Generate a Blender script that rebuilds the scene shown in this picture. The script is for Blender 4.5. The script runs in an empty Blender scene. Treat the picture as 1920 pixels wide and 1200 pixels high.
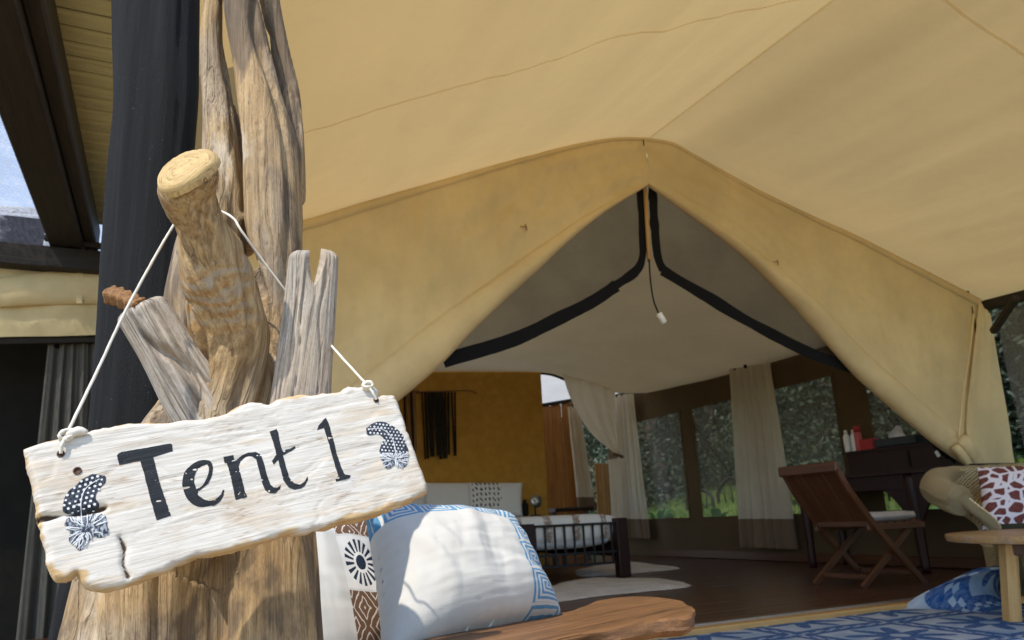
import bpy, bmesh, math, random
import numpy as np
from math import radians, sin, cos, pi, sqrt, tan
from mathutils import Vector, Matrix, noise
from mathutils.geometry import delaunay_2d_cdt
random.seed(7)
SC = bpy.context.scene
COL = SC.collection

# ------------------------------------------------------------------ camera
CAM_Z, FPX = 0.72, 1400.0
PITCH, ROLL = radians(15.0), radians(2.5)
_D = Vector((0, cos(PITCH), sin(PITCH)))
_U0 = Vector((0, -sin(PITCH), cos(PITCH)))
_R0 = Vector((1, 0, 0))
_U = _U0 * cos(ROLL) + _R0 * sin(ROLL)
_R = _R0 * cos(ROLL) - _U0 * sin(ROLL)
CP = Vector((0, 0, CAM_Z))
cd = bpy.data.cameras.new('camera')
cd.sensor_width = 36.0
cd.lens = 36.0 * FPX / 1920.0
cd.clip_start = 0.02
cd.clip_end = 600
cd.dof.use_dof = True
cd.dof.focus_distance = 1.02
cd.dof.aperture_fstop = 11.0
cam = bpy.data.objects.new('camera', cd)
COL.objects.link(cam)
cam.matrix_world = Matrix(((_R.x, _U.x, -_D.x, CP.x), (_R.y, _U.y, -_D.y, CP.y), (_R.z, _U.z, -_D.z, CP.z), (0, 0, 0, 1)))
SC.camera = cam

# ------------------------------------------------------------------ sky, sun, exposure
SUN_TRAVEL = Vector((0.50, 0.85, -1.35)).normalized()
SUN_EL = math.asin(-SUN_TRAVEL.z)
W = bpy.data.worlds.new('World')
SC.world = W
W.use_nodes = True
wn = W.node_tree
sky = wn.nodes.new('ShaderNodeTexSky')
sky.sky_type = 'NISHITA'
sky.sun_disc = False
sky.sun_elevation = SUN_EL
sky.sun_rotation = math.atan2(-SUN_TRAVEL.x, -SUN_TRAVEL.y)
sky.altitude = 1500
wn.links.new(sky.outputs[0], wn.nodes['Background'].inputs['Color'])
wn.nodes['Background'].inputs['Strength'].default_value = 0.14
sl = bpy.data.lights.new('sun', 'SUN')
sl.energy = 2.0
sl.angle = radians(0.5)
sl.color = (1.0, 0.95, 0.86)
so = bpy.data.objects.new('sun', sl)
COL.objects.link(so)
so.rotation_euler = SUN_TRAVEL.to_track_quat('-Z', 'Y').to_euler()
SC.view_settings.view_transform = 'Standard'
SC.view_settings.look = 'None'
SC.view_settings.gamma = 1
SC.view_settings.use_curve_mapping = False
SC.view_settings.exposure = 1.15
cy = SC.cycles
cy.max_bounces = 9
cy.diffuse_bounces = 6
cy.transmission_bounces = 6
cy.transparent_max_bounces = 16
cy.caustics_reflective = False
cy.caustics_refractive = False
cy.sample_clamp_indirect = 6.0

# ------------------------------------------------------------------ places in the world
TA = radians(25)                       # the tent's front runs right and away
TU = Vector((cos(TA), sin(TA), 0)); TV = Vector((-sin(TA), cos(TA), 0)); TO = Vector((0.65, 3.87, 0))
FL, DK, GR = 0.17, 0.13, -0.25         # tent floor, deck and garden levels

def T(u, v, z): return TO + TU * u + TV * v + Vector((0, 0, z))
def ray(x, y): return _D + _R * ((x - 960) / FPX) + _U * ((600 - y) / FPX)
def az(x, y, z): d = ray(x, y); return CP + d * ((z - CP.z) / d.z)
def ay(x, y, Y): d = ray(x, y); return CP + d * (Y / d.y)
def on_v(x, y, v): d = ray(x, y); return CP + d * ((v - (CP - TO).dot(TV)) / d.dot(TV))
def on_u(x, y, u): d = ray(x, y); return CP + d * ((u - (CP - TO).dot(TU)) / d.dot(TU))
def uvz(p): q = p - TO; return (q.dot(TU), q.dot(TV), p.z)

def fbm(p, o=3):
    return noise.fractal(p, 1.0, 2.0, o)
def lerp(a, b, t): return a + (b - a) * t
def smooth(t): t = max(0, min(1, t)); return t * t * (3 - 2 * t)

def curve(pts, n):
    """Catmull-Rom through pts, resampled to n points evenly spaced."""
    P = [Vector(p) for p in pts]
    if len(P) == 2:
        return [P[0].lerp(P[1], i / (n - 1)) for i in range(n)]
    Q = [P[0] * 2 - P[1]] + P + [P[-1] * 2 - P[-2]]
    fine = []
    for i in range(1, len(Q) - 2):
        a, b, c, d = Q[i - 1], Q[i], Q[i + 1], Q[i + 2]
        for k in range(12):
            t = k / 12
            fine.append(0.5 * ((2 * b) + (c - a) * t + (2 * a - 5 * b + 4 * c - d) * t * t + (3 * b - a - 3 * c + d) * t ** 3))
    fine.append(P[-1])
    L = [0.0]
    for i in range(1, len(fine)): L.append(L[-1] + (fine[i] - fine[i - 1]).length)
    out = []; j = 0
    for i in range(n):
        s = L[-1] * i / (n - 1)
        while j < len(L) - 2 and L[j + 1] < s: j += 1
        t = (s - L[j]) / max(1e-9, L[j + 1] - L[j])
        out.append(fine[j].lerp(fine[j + 1], min(1, max(0, t))))
    return out

# ------------------------------------------------------------------ objects
def empty(name, label, cat, loc=(0, 0, 0), rz=0.0, group=None):
    o = bpy.data.objects.new(name, None)
    COL.objects.link(o)
    o.location = loc; o.rotation_euler = (0, 0, rz); o.empty_display_size = 0.1
    return tag(o, label, cat, group)
def tag(o, label, cat, group=None):
    o['label'] = label; o['category'] = cat
    if group: o['group'] = group
    return o

class MB:
    """Collects geometry in world (or parent-local) space; grain follows the wood of each piece."""
    def __init__(s): s.v = []; s.f = []; s.g = []; s.uv = []; s.m = []; s.w = []
    def add(s, vs, fs, gr=None, uv=None, mi=0, wear=None):
        o = len(s.v)
        s.v += [tuple(p) for p in vs]
        s.f += [tuple(i + o for i in f) for f in fs]
        s.m += [mi] * len(fs)
        s.g += [tuple(q) for q in gr] if gr else [tuple(p) for p in vs]
        s.uv += uv if uv else [(0, 0)] * len(vs)
        s.w += wear if wear else [0.0] * len(vs)
        return o
    def build(s, name, mats, parent=None, smooth=True, label=None):
        me = bpy.data.meshes.new(name)
        me.from_pydata(s.v, [], s.f)
        me.update()
        a = me.attributes.new('grain', 'FLOAT_VECTOR', 'POINT'); a.data.foreach_set('vector', np.array(s.g, 'f').ravel())
        a = me.attributes.new('wear', 'FLOAT', 'POINT'); a.data.foreach_set('value', np.array(s.w, 'f'))
        a = me.attributes.new('cloth_uv', 'FLOAT_VECTOR', 'POINT')
        a.data.foreach_set('vector', np.array([(x[0], x[1], 0) for x in s.uv], 'f').ravel())
        for m in (mats if isinstance(mats, (list, tuple)) else [mats]): me.materials.append(m)
        me.polygons.foreach_set('material_index', np.array(s.m, 'i'))
        bm = bmesh.new(); bm.from_mesh(me); bmesh.ops.recalc_face_normals(bm, faces=bm.faces); bm.to_mesh(me); bm.free()
        if smooth: me.polygons.foreach_set('use_smooth', [True] * len(me.polygons))
        o = bpy.data.objects.new(name, me)
        COL.objects.link(o)
        if parent: o.parent = parent
        if label: o['label'] = label
        if smooth == 'auto':
            me.set_sharp_from_angle(angle=radians(38))
        return o
    # --- shapes
    def bar(s, p0, p1, w, h, up=(0, 0, 1), bev=0.0, mi=0, taper=1.0):
        """Squared bar from p0 to p1 with bevelled long edges; w across, h along up."""
        p0 = Vector(p0); p1 = Vector(p1); ax = (p1 - p0).normalized(); L = (p1 - p0).length
        up = Vector(up)
        if abs(ax.dot(up)) > 0.99: up = Vector((0, 1, 0)) if abs(ax.y) < .9 else Vector((1, 0, 0))
        sx = ax.cross(up).normalized(); sy = sx.cross(ax)
        b = min(bev, w / 2.2, h / 2.2)
        a, c = w / 2, h / 2
        prof = [(-a + b, -c), (a - b, -c), (a, -c + b), (a, c - b), (a - b, c), (-a + b, c), (-a, c - b), (-a, -c + b)] if b > 0 else [(-a, -c), (a, -c), (a, c), (-a, c)]
        n = len(prof); off = Vector((random.uniform(-3, 3), random.uniform(-3, 3), random.uniform(-9, 9)))
        rings = [(0, 1 - 2 * b / max(w, 1e-6)), (b, 1.0), (L - b, taper), (L, taper * (1 - 2 * b / max(w, 1e-6)))] if b > 0 else [(0, 1), (L, taper)]
        vs = []; gr = []
        for d, k in rings:
            for x, y in prof:
                vs.append(p0 + ax * d + sx * x * k + sy * y * k); gr.append(Vector((x, y, d)) + off)
        fs = []
        for r in range(len(rings) - 1):
            for i in range(n): fs.append((r * n + i, r * n + (i + 1) % n, (r + 1) * n + (i + 1) % n, (r + 1) * n + i))
        fs.append(tuple(range(n))[::-1]); fs.append(tuple((len(rings) - 1) * n + i for i in range(n)))
        s.add(vs, fs, gr, mi=mi)
    def tube(s, path, rad, n=12, cap=True, mi=0, squash=1.0, disp=None, up=(0, 0, 1)):
        P = [Vector(p) for p in path]
        R = rad if isinstance(rad, (list, tuple)) else [rad] * len(P)
        vs = []; gr = []; d = 0; off = random.uniform(-9, 9); x = None
        for i, p in enumerate(P):
            t = (P[min(i + 1, len(P) - 1)] - P[max(i - 1, 0)]).normalized()
            if i: d += (p - P[i - 1]).length
            if x is None:
                x = t.cross(Vector(up))
                if x.length < 0.3: x = t.cross(Vector((0, 1, 0)))
            x = (x - t * x.dot(t)).normalized(); y = x.cross(t)
            for k in range(n):
                a = 2 * pi * k / n
                r = R[i]
                if disp: r *= 1 + disp(a, d)
                vs.append(p + x * cos(a) * r + y * sin(a) * r * squash)
                gr.append(Vector((cos(a) * R[i] + off, sin(a) * R[i], d + off)))
        fs = []
        for i in range(len(P) - 1):
            for k in range(n): fs.append((i * n + k, i * n + (k + 1) % n, (i + 1) * n + (k + 1) % n, (i + 1) * n + k))
        if cap:
            fs.append(tuple(range(n))[::-1]); fs.append(tuple((len(P) - 1) * n + k for k in range(n)))
        s.add(vs, fs, gr, uv=[(k / n, i * 0.02 if len(P) < 3 else i * (d / max(1, len(P) - 1))) for i in range(len(P)) for k in range(n)], mi=mi)
    def grid(s, rows, mi=0, uv=None, gr=None, wear=None):
        n, m = len(rows), len(rows[0])
        vs = [p for r in rows for p in r]
        fs = [(i * m + j, i * m + j + 1, (i + 1) * m + j + 1, (i + 1) * m + j) for i in range(n - 1) for j in range(m - 1)]
        if uv is None: uv = [(j / (m - 1), i / (n - 1)) for i in range(n) for j in range(m)]
        s.add(vs, fs, gr, uv, mi, wear)
    def sphere(s, c, r, n=12, m=8, mi=0, sc=(1, 1, 1)):
        vs = []; c = Vector(c)
        for i in range(m + 1):
            a = pi * i / m
            for k in range(n):
                b = 2 * pi * k / n
                vs.append(c + Vector((sin(a) * cos(b) * sc[0], sin(a) * sin(b) * sc[1], cos(a) * sc[2])) * r)
        fs = [(i * n + k, i * n + (k + 1) % n, (i + 1) * n + (k + 1) % n, (i + 1) * n + k) for i in range(m) for k in range(n)]
        s.add(vs, fs, mi=mi)
    def lathe(s, c, prof, n=20, mi=0):
        vs = []; c = Vector(c); m = len(prof)
        for r, z in prof:
            for k in range(n):
                b = 2 * pi * k / n
                vs.append(c + Vector((cos(b) * r, sin(b) * r, z)))
        fs = [(i * n + k, i * n + (k + 1) % n, (i + 1) * n + (k + 1) % n, (i + 1) * n + k) for i in range(m - 1) for k in range(n)]
        fs.append(tuple(range(n))[::-1]); fs.append(tuple((m - 1) * n + k for k in range(n)))
        s.add(vs, fs, mi=mi)
    def prism(s, pts, d, mi=0, bev=0.0):
        """Flat outline extruded by the vector d."""
        n = len(pts); P = [Vector(p) for p in pts]; d = Vector(d)
        c = sum(P, Vector()) / n
        vs = list(P) + [p + d for p in P]
        if bev:
            k = d.normalized() * bev
            ins = [p + (c - p).normalized() * bev for p in P]
            vs = ins + [p + k for p in P] + [p + d - k for p in P] + [q + d for q in ins]
            fs = [(r * n + i, r * n + (i + 1) % n, (r + 1) * n + (i + 1) % n, (r + 1) * n + i) for r in range(3) for i in range(n)]
            fs += [tuple(range(n))[::-1], tuple(3 * n + i for i in range(n))]
        else:
            fs = [(i, (i + 1) % n, n + (i + 1) % n, n + i) for i in range(n)] + [tuple(range(n))[::-1], tuple(n + i for i in range(n))]
        s.add(vs, fs, mi=mi)

def solid(o, t, off=0.0):
    if o.data.materials[0].name.endswith(('canvas', 'cloth', 'cotton')): return o     # thin translucent cloth stays one sheet
    m = o.modifiers.new('thickness', 'SOLIDIFY'); m.thickness = t; m.offset = off
    return o
def box_uv(mb, u0, u1, v0, v1, z0, z1, bev=0.006, mi=0):
    """Box aligned with the tent."""
    mb.bar(T(u0, (v0 + v1) / 2, (z0 + z1) / 2), T(u1, (v0 + v1) / 2, (z0 + z1) / 2), abs(v1 - v0), abs(z1 - z0), bev=bev, mi=mi)
def copy_tree(o, parent=None):
    c = o.copy(); COL.objects.link(c)
    if parent: c.parent = parent
    for ch in list(o.children): copy_tree(ch, c)
    return c

# ------------------------------------------------------------------ materials
class NT:
    def __init__(s, name):
        s.mat = bpy.data.materials.new(name); s.mat.use_nodes = True
        s.t = s.mat.node_tree; s.out = s.t.nodes['Material Output']; s.p = s.t.nodes['Principled BSDF']
    def n(s, k, **kw):
        o = s.t.nodes.new('ShaderNode' + k)
        for a, b in kw.items(): setattr(o, a, b)
        return o
    def put(s, sock, val):
        if val is None: return
        if isinstance(val, bpy.types.NodeSocket): s.t.links.new(val, sock)
        elif isinstance(val, (tuple, list)) and len(val) == 3 and sock.type == 'RGBA': sock.default_value = (*val, 1)
        else: sock.default_value = val
    def math(s, op, a, b=None, c=None, clamp=False):
        o = s.n('Math', operation=op, use_clamp=clamp)
        for i, x in enumerate((a, b, c)): s.put(o.inputs[i], x)
        return o.outputs[0]
    def vmul(s, v, k):
        o = s.n('VectorMath', operation='MULTIPLY'); s.put(o.inputs[0], v); s.put(o.inputs[1], k); return o.outputs[0]
    def vadd(s, v, k):
        o = s.n('VectorMath', operation='ADD'); s.put(o.inputs[0], v); s.put(o.inputs[1], k); return o.outputs[0]
    def attr(s, name, kind='Vector'):
        return s.n('Attribute', attribute_name=name).outputs[kind]
    def obj(s): return s.n('TexCoord').outputs['Object']
    def pos(s): return s.n('NewGeometry').outputs['Position']
    def sep(s, v):
        o = s.n('SeparateXYZ'); s.put(o.inputs[0], v); return o.outputs[0], o.outputs[1], o.outputs[2]
    def noise(s, vec, scale=1.0, detail=4, rough=0.55, dist=0.0, color=False):
        o = s.n('TexNoise'); s.put(o.inputs['Vector'], vec)
        for k, x in (('Scale', scale), ('Detail', detail), ('Roughness', rough), ('Distortion', dist)): o.inputs[k].default_value = x
        return o.outputs['Color' if color else 'Fac']
    def voro(s, vec, scale=1.0, feature='F1', out='Distance', rnd=1.0):
        o = s.n('TexVoronoi', feature=feature); s.put(o.inputs['Vector'], vec); o.inputs['Scale'].default_value = scale
        o.inputs['Randomness'].default_value = rnd
        return o.outputs[out]
    def wave(s, vec, scale, dist=0.0, axis='X', detail=2):
        o = s.n('TexWave', bands_direction=axis); s.put(o.inputs['Vector'], vec)
        o.inputs['Scale'].default_value = scale; o.inputs['Distortion'].default_value = dist; o.inputs['Detail'].default_value = detail
        return o.outputs['Fac']
    def map(s, x, a, b, c=0.0, d=1.0, sm=False):
        o = s.n('MapRange', interpolation_type='SMOOTHSTEP' if sm else 'LINEAR'); s.put(o.inputs[0], x)
        for i, k in enumerate((a, b, c, d)): s.put(o.inputs[i + 1], k)
        return o.outputs[0]
    def mix(s, f, a, b, blend='MIX'):
        o = s.n('Mix', data_type='RGBA', blend_type=blend); s.put(o.inputs[0], f); s.put(o.inputs[6], a); s.put(o.inputs[7], b)
        return o.outputs[2]
    def bump(s, h, dist=0.002, strength=1.0, prev=None):
        o = s.n('Bump'); s.put(o.inputs['Height'], h); o.inputs['Distance'].default_value = dist; o.inputs['Strength'].default_value = strength
        if prev is not None: s.put(o.inputs['Normal'], prev)
        return o.outputs[0]
    def fin(s, color, rough=0.7, spec=0.3, normal=None, metal=0.0, trans=0.0, tcol=None, see=0.0, sheen=0.0):
        p = s.p
        s.put(p.inputs['Base Color'], color); s.put(p.inputs['Roughness'], rough); s.put(p.inputs['Specular IOR Level'], spec)
        s.put(p.inputs['Metallic'], metal)
        if sheen: p.inputs['Sheen Weight'].default_value = sheen
        if normal is not None: s.put(p.inputs['Normal'], normal)
        last = p.outputs[0]
        if trans:
            tl = s.n('BsdfTranslucent'); s.put(tl.inputs['Color'], tcol if tcol is not None else color)
            mx = s.n('MixShader'); mx.inputs[0].default_value = trans
            s.t.links.new(last, mx.inputs[1]); s.t.links.new(tl.outputs[0], mx.inputs[2]); last = mx.outputs[0]
        if not (isinstance(see, float) and see == 0.0):
            tr = s.n('BsdfTransparent'); mx = s.n('MixShader'); s.put(mx.inputs[0], see)
            s.t.links.new(last, mx.inputs[1]); s.t.links.new(tr.outputs[0], mx.inputs[2]); last = mx.outputs[0]
        s.t.links.new(last, s.out.inputs['Surface'])
        return s.mat

def m_plain(name, col, rough=0.6, spec=0.4, metal=0.0, var=0.12):
    k = NT(name); v = k.noise(k.pos(), 9, 4)
    c = k.mix(k.map(v, 0.3, 0.7), tuple(x * (1 - var) for x in col), tuple(min(1, x * (1 + var)) for x in col))
    return k.fin(c, rough, spec, k.bump(k.noise(k.pos(), 160, 2), 0.0004), metal)
def m_wood(name, light, dark, grey=None, fine=1.0, crack=0.5, rough=0.65, spec=0.25, bump=0.0015, patch=0.5, bands=False, patina=None):
    k = NT(name); g = k.attr('grain')
    warp = k.vadd(g, k.vmul(k.noise(k.vmul(g, (7, 7, 3)), 1, 2, color=True), (0.02, 0.02, 0.0)))
    a = k.noise(k.vmul(warp, (130 * fine, 130 * fine, 5 * fine)), 1, 6, 0.62)
    b = k.noise(k.vmul(warp, (26 * fine, 26 * fine, 3.2 * fine)), 1, 4)
    p = k.noise(k.vmul(g, (9, 9, 4)), 1, 4)
    cr = k.noise(k.vmul(warp, (62 * fine, 62 * fine, 0.55 * fine)), 1, 1, 0.4)
    stk = k.noise(k.vmul(warp, (230 * fine, 230 * fine, 6 * fine)), 1, 3)
    crk = k.map(k.math('ABSOLUTE', k.math('SUBTRACT', cr, 0.5)), 0.004, 0.020, 1, 0, True)
    crk = k.math('MULTIPLY', crk, k.map(p, 0.42, 0.58, 0, crack))
    c = k.mix(k.map(a, 0.37, 0.63, sm=True), dark, light)
    c = k.mix(k.map(b, 0.35, 0.62, 0.0, 0.55), c, tuple(x * 0.55 for x in dark))
    c2 = k.mix(k.map(b, 0.3, 0.7), light, tuple(min(1, x * 1.25) for x in light))
    c = k.mix(0.4, c, c2)
    if grey: c = k.mix(k.map(p, 0.45, 0.62, 0, patch, True), c, k.mix(k.map(a, 0.3, 0.7), tuple(x * 0.5 for x in grey), grey))
    sp = k.noise(k.vmul(g, (420, 420, 130)), 1, 3)
    c = k.mix(k.map(sp, 0.5, 0.72, 0, 0.35), c, tuple(x * 0.5 for x in dark))
    c = k.mix(k.map(stk, 0.60, 0.70, 0, 0.55), c, tuple(x * 0.35 for x in dark))
    if patina:    # dark weather patina in long patches, bleached patches elsewhere
        q = k.noise(k.vmul(g, (8, 8, 3.2)), 1, 6, 0.62, 0.4)
        wr = k.math('SUBTRACT', 1.0, k.attr('wear', 'Fac'))
        c = k.mix(k.math('MULTIPLY', wr, k.map(q, 0.47, 0.56, 0, 0.85, True)), c, k.mix(k.map(a, 0.3, 0.7), tuple(x * 0.45 for x in patina), patina))
        c = k.mix(k.math('MULTIPLY', wr, k.map(q, 0.40, 0.30, 0, 0.75, True)), c, k.mix(k.map(a, 0.3, 0.7), (0.46, 0.36, 0.24), (0.70, 0.60, 0.46)))
    if patina:
        gold = k.math('MULTIPLY', k.attr('wear', 'Fac'), k.map(p, 0.3, 0.6, 0.2, 0.75)); c = k.mix(gold, c, k.mix(k.map(a, 0.36, 0.62), (0.24, 0.13, 0.05), (0.58, 0.385, 0.175)))
    if bands or patina:    # old bark scars ringing the branch
        gz = k.math('ADD', k.sep(g)[2] if bands else k.sep(k.attr('cloth_uv'))[0], k.map(k.noise(k.vmul(g, (16, 16, 24)), 1, 4), 0, 1, -0.035, 0.035))
        on = k.math('MULTIPLY', k.map(gz, 0.125, 0.145), k.map(gz, 0.235, 0.25, 1, 0))
        w = k.math('SINE', k.math('MULTIPLY', gz, 260.0))
        c = k.mix(k.math('MULTIPLY', on, k.math('MULTIPLY', k.map(w, 0.0, 0.8, 0, 0.5), k.map(b, 0.3, 0.6))), c, (0.40, 0.35, 0.29)); c = k.mix(k.math('MULTIPLY', on, k.math('MULTIPLY', k.map(w, -0.95, -0.4, 0.6, 0), k.map(b, 0.32, 0.58))), c, (0.40, 0.21, 0.075))
    c = k.mix(crk, c, tuple(x * 0.3 for x in dark))
    h = k.math('SUBTRACT', k.math('ADD', k.math('MULTIPLY', k.map(a, 0.3, 0.7), 0.45), k.math('MULTIPLY', b, 0.5)), k.math('MULTIPLY', crk, 1.2))
    return k.fin(c, rough, spec, k.bump(h, bump))
def m_canvas(name, col, trans=0.3, var=0.1, tcol=None, stain=0.0):
    k = NT(name); p = k.pos()
    a = k.noise(p, 2.3, 5); b = k.noise(p, 14, 4)
    c = k.mix(k.map(a, 0.3, 0.7), tuple(x * (1 - var) for x in col), tuple(min(1, x * (1 + var)) for x in col))
    c = k.mix(k.map(b, 0.45, 0.75, 0, 0.25), c, tuple(x * 0.82 for x in col))
    h = k.math('ADD', k.math('MULTIPLY', k.noise(p, 420, 1), 0.25), k.noise(p, 22, 3))
    return k.fin(c, 0.85, 0.12, k.bump(h, 0.004), trans=trans, tcol=tcol if tcol else c, sheen=0.1)
def m_mesh(name, col, see, scale=0):
    k = NT(name); p = k.pos()
    v = k.noise(p, 3, 3)
    return k.fin(col, 0.9, 0.1, see=k.map(v, 0.3, 0.7, see - 0.06, see + 0.06))

M = {}
M['fly'] = m_canvas('tan_fly_canvas', (0.66, 0.495, 0.235), 0.39, tcol=(0.55, 0.385, 0.165))
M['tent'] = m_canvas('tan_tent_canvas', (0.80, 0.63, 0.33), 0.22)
M['liner'] = m_canvas('pale_ceiling_cloth', (0.64, 0.55, 0.40), 0.5, 0.05)
M['fly_seam'] = m_canvas('fly_seam_canvas', (0.66, 0.495, 0.235), 0.85, tcol=(0.95, 0.90, 0.80))
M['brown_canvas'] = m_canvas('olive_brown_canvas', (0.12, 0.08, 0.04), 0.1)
M['white_canvas'] = m_canvas('white_bath_canvas', (0.8, 0.78, 0.72), 0.5, 0.04)
M['roof_canvas'] = m_canvas('outer_roof_canvas', (0.42, 0.36, 0.25), 0.6)
M['curtain'] = m_canvas('cream_curtain_cotton', (0.80, 0.72, 0.58), 0.45, 0.05)
M['hem'] = m_canvas('brown_hem_cotton', (0.24, 0.17, 0.11), 0.2, 0.05)
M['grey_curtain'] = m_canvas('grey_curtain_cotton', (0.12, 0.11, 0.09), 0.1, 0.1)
M['gauze'] = m_mesh('black_netting', (0.03, 0.03, 0.03), 0.55)
M['screen'] = m_mesh('window_screen', (0.20, 0.205, 0.19), 0.43)
M['band'] = m_plain('black_webbing', (0.007, 0.007, 0.008), 0.8, 0.15)
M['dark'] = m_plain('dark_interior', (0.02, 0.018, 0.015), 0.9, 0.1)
M['ochre'] = m_plain('ochre_wall_cloth', (0.52, 0.28, 0.055), 0.9, 0.08)
M['black_iron'] = m_plain('black_iron', (0.012, 0.012, 0.013), 0.5, 0.4)
M['beam'] = m_wood('dark_stained_beam', (0.035, 0.026, 0.018), (0.014, 0.011, 0.008), None, 0.6, 0.4)
M['mahogany'] = m_wood('red_mahogany', (0.036, 0.011, 0.007), (0.014, 0.005, 0.004), None, 0.8, 0.3, 0.4, 0.3, 0.0006)
M['teak'] = m_wood('brown_teak', (0.13, 0.048, 0.018), (0.055, 0.02, 0.009), None, 0.8, 0.3, 0.4, 0.4, 0.0008)
M['cedar'] = m_wood('orange_cedar', (0.50, 0.23, 0.06), (0.22, 0.08, 0.02), None, 0.5, 0.6, 0.5, 0.3, 0.001)
M['floor'] = m_wood('dark_floor_board', (0.115, 0.048, 0.022), (0.045, 0.018, 0.009), None, 0.6, 0.3, 0.28, 0.5, 0.0006)
M['pine'] = m_wood('varnished_pine', (0.62, 0.38, 0.14), (0.42, 0.21, 0.06), None, 0.5, 0.3, 0.38, 0.4, 0.0006)
M['pine_top'] = m_wood('worn_pine_top', (0.50, 0.30, 0.125), (0.28, 0.14, 0.05), (0.42, 0.33, 0.24), 0.5, 0.3, 0.35, 0.45, 0.0006)
M['slab'] = m_wood('live_edge_slab', (0.27, 0.13, 0.052), (0.07, 0.030, 0.013), None, 0.8, 0.8, 0.45, 0.4, 0.0022)
M['drift'] = m_wood('weathered_tree_wood', (0.56, 0.385, 0.20), (0.15, 0.08, 0.033), (0.42, 0.36, 0.29), 0.8, 0.22, 0.75, 0.2, 0.006, 0.5, patina=(0.19, 0.135, 0.09))
M['drift_grey'] = m_wood('silver_driftwood', (0.58, 0.485, 0.38), (0.22, 0.155, 0.10), (0.58, 0.54, 0.48), 1.0, 0.5, 0.8, 0.15, 0.0022, 0.6)
M['stub'] = m_wood('peeled_branch_wood', (0.56, 0.365, 0.165), (0.22, 0.115, 0.042), (0.42, 0.35, 0.27), 0.85, 0.55, 0.7, 0.2, 0.002, 0.3, bands=True)
M['cut'] = m_wood('fresh_cut_end', (0.66, 0.47, 0.22), (0.42, 0.25, 0.09), None, 0.9, 0.6, 0.7, 0.2, 0.0006)
M['twig'] = m_wood('brown_twig', (0.36, 0.19, 0.08), (0.13, 0.06, 0.025), None, 1.2, 0.8, 0.7, 0.2, 0.003)
M['rope'] = m_plain('cotton_cord', (0.72, 0.66, 0.56), 0.9, 0.1)
M['white_plastic'] = m_plain('white_plastic', (0.8, 0.79, 0.74), 0.4, 0.5, var=0.03)
M['linen'] = m_canvas('white_linen', (0.82, 0.83, 0.83), 0.08, 0.03)
# ------------------------------------------------------------------ ground, floors
def ground_mat():
    k = NT('sandy_ground'); p = k.pos()
    a = k.noise(p, 0.5, 5); b = k.noise(p, 7, 5)
    c = k.mix(k.map(a, 0.4, 0.6), (0.44, 0.36, 0.24), (0.36, 0.30, 0.19))
    c = k.mix(k.map(b, 0.4, 0.7, 0, 0.5), c, (0.20, 0.16, 0.10))
    return k.fin(c, 0.95, 0.1, k.bump(b, 0.02))
def LZ(u): return GR + 0.02 + 1.5 * smooth((u - 4.6) / 4.5)     # the lawn rises away from the tent
def lawn_mat():
    k = NT('lawn'); p = k.pos()
    a = k.noise(p, 1.2, 5); b = k.noise(p, 30, 5)
    c = k.mix(k.map(a, 0.35, 0.65), (0.10, 0.17, 0.03), (0.20, 0.26, 0.07))
    c = k.mix(k.map(b, 0.4, 0.7), c, (0.07, 0.12, 0.02))
    return k.fin(c, 0.9, 0.2, k.bump(b, 0.03))
mb = MB(); R_ = 300
mb.grid([[Vector((x, y, GR)) for x in np.linspace(-R_, R_, 9)] for y in np.linspace(-R_, R_, 9)])
o = mb.build('ground', ground_mat(), smooth=False); o['kind'] = 'structure'
mb = MB()
mb.grid([[T(u, v, LZ(u) + 0.03 * fbm(Vector((u, v, 0)))) for u in np.linspace(4.3, 16, 40)] for v in np.linspace(-4, 18, 40)])
o = mb.build('lawn', lawn_mat()); o['kind'] = 'structure'

def planks(name, mat, u0, u1, v0, v1, z, w, seam=0.005, lens=(1.6, 2.6)):
    root = bpy.data.objects.new(name, None); COL.objects.link(root); root['kind'] = 'structure'
    base = MB(); base.bar(T(u0, (v0 + v1) / 2, z - 0.045), T(u1, (v0 + v1) / 2, z - 0.045), v1 - v0 - 0.02, 0.04)
    base.build('joist_bed', M['dark'], root, False)
    v = v0; protos = {}
    while v < v1 - 0.01:
        u = u0 - random.uniform(0, 1.2)
        while u < u1 - 0.05:
            L = random.choice(lens); a, b = max(u, u0), min(u + L, u1)
            if b - a > 0.1:
                key = round(b - a, 3)
                m = MB(); m.bar((seam / 2, 0, 0), (b - a - seam / 2, 0, 0), w - seam, 0.022, bev=0.0025)
                o = m.build('plank', mat, root, False)
                o.location = T(a, v + w / 2, z - 0.011 + random.uniform(-0.0008, 0.0008)); o.rotation_euler = (0, 0, TA)
            u += L
        v += w
    return root
planks('tent_floor', M['floor'], -2.9, 3.95, 0.06, 5.6, FL, 0.118, lens=(2.2, 3.1))
planks('veranda_deck', M['pine_top'], -2.35, 4.2, -2.55, -0.04, DK, 0.118, lens=(2.2, 3.1))
mb = MB(); box_uv(mb, -2.9, 3.95, 5.6, 8.6, FL - 0.05, FL, 0.004)
o = mb.build('bathroom_floor', M['floor'], None, False); o['kind'] = 'structure'
mb = MB()
mb.bar(T(-2.9, 0.0, FL - 0.02), T(3.95, 0.0, FL - 0.02), 0.085, 0.042, bev=0.006)
o = mb.build('floor_edge_trim', M['pine'], None, 'auto'); o['kind'] = 'structure'
mb = MB(); mb.bar(T(-2.9, 0.055, FL + 0.003), T(3.95, 0.055, FL + 0.003), 0.03, 0.012, bev=0.003)
o = mb.build('metal_threshold_strip', m_plain('dull_steel', (0.35, 0.34, 0.33), 0.4, 0.5, 0.8), None, False); o['kind'] = 'structure'
mb = MB(); mb.bar(T(-2.9, 2.0, -0.09), T(4.2, 2.0, -0.09), 9.0, 0.24)
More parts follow.
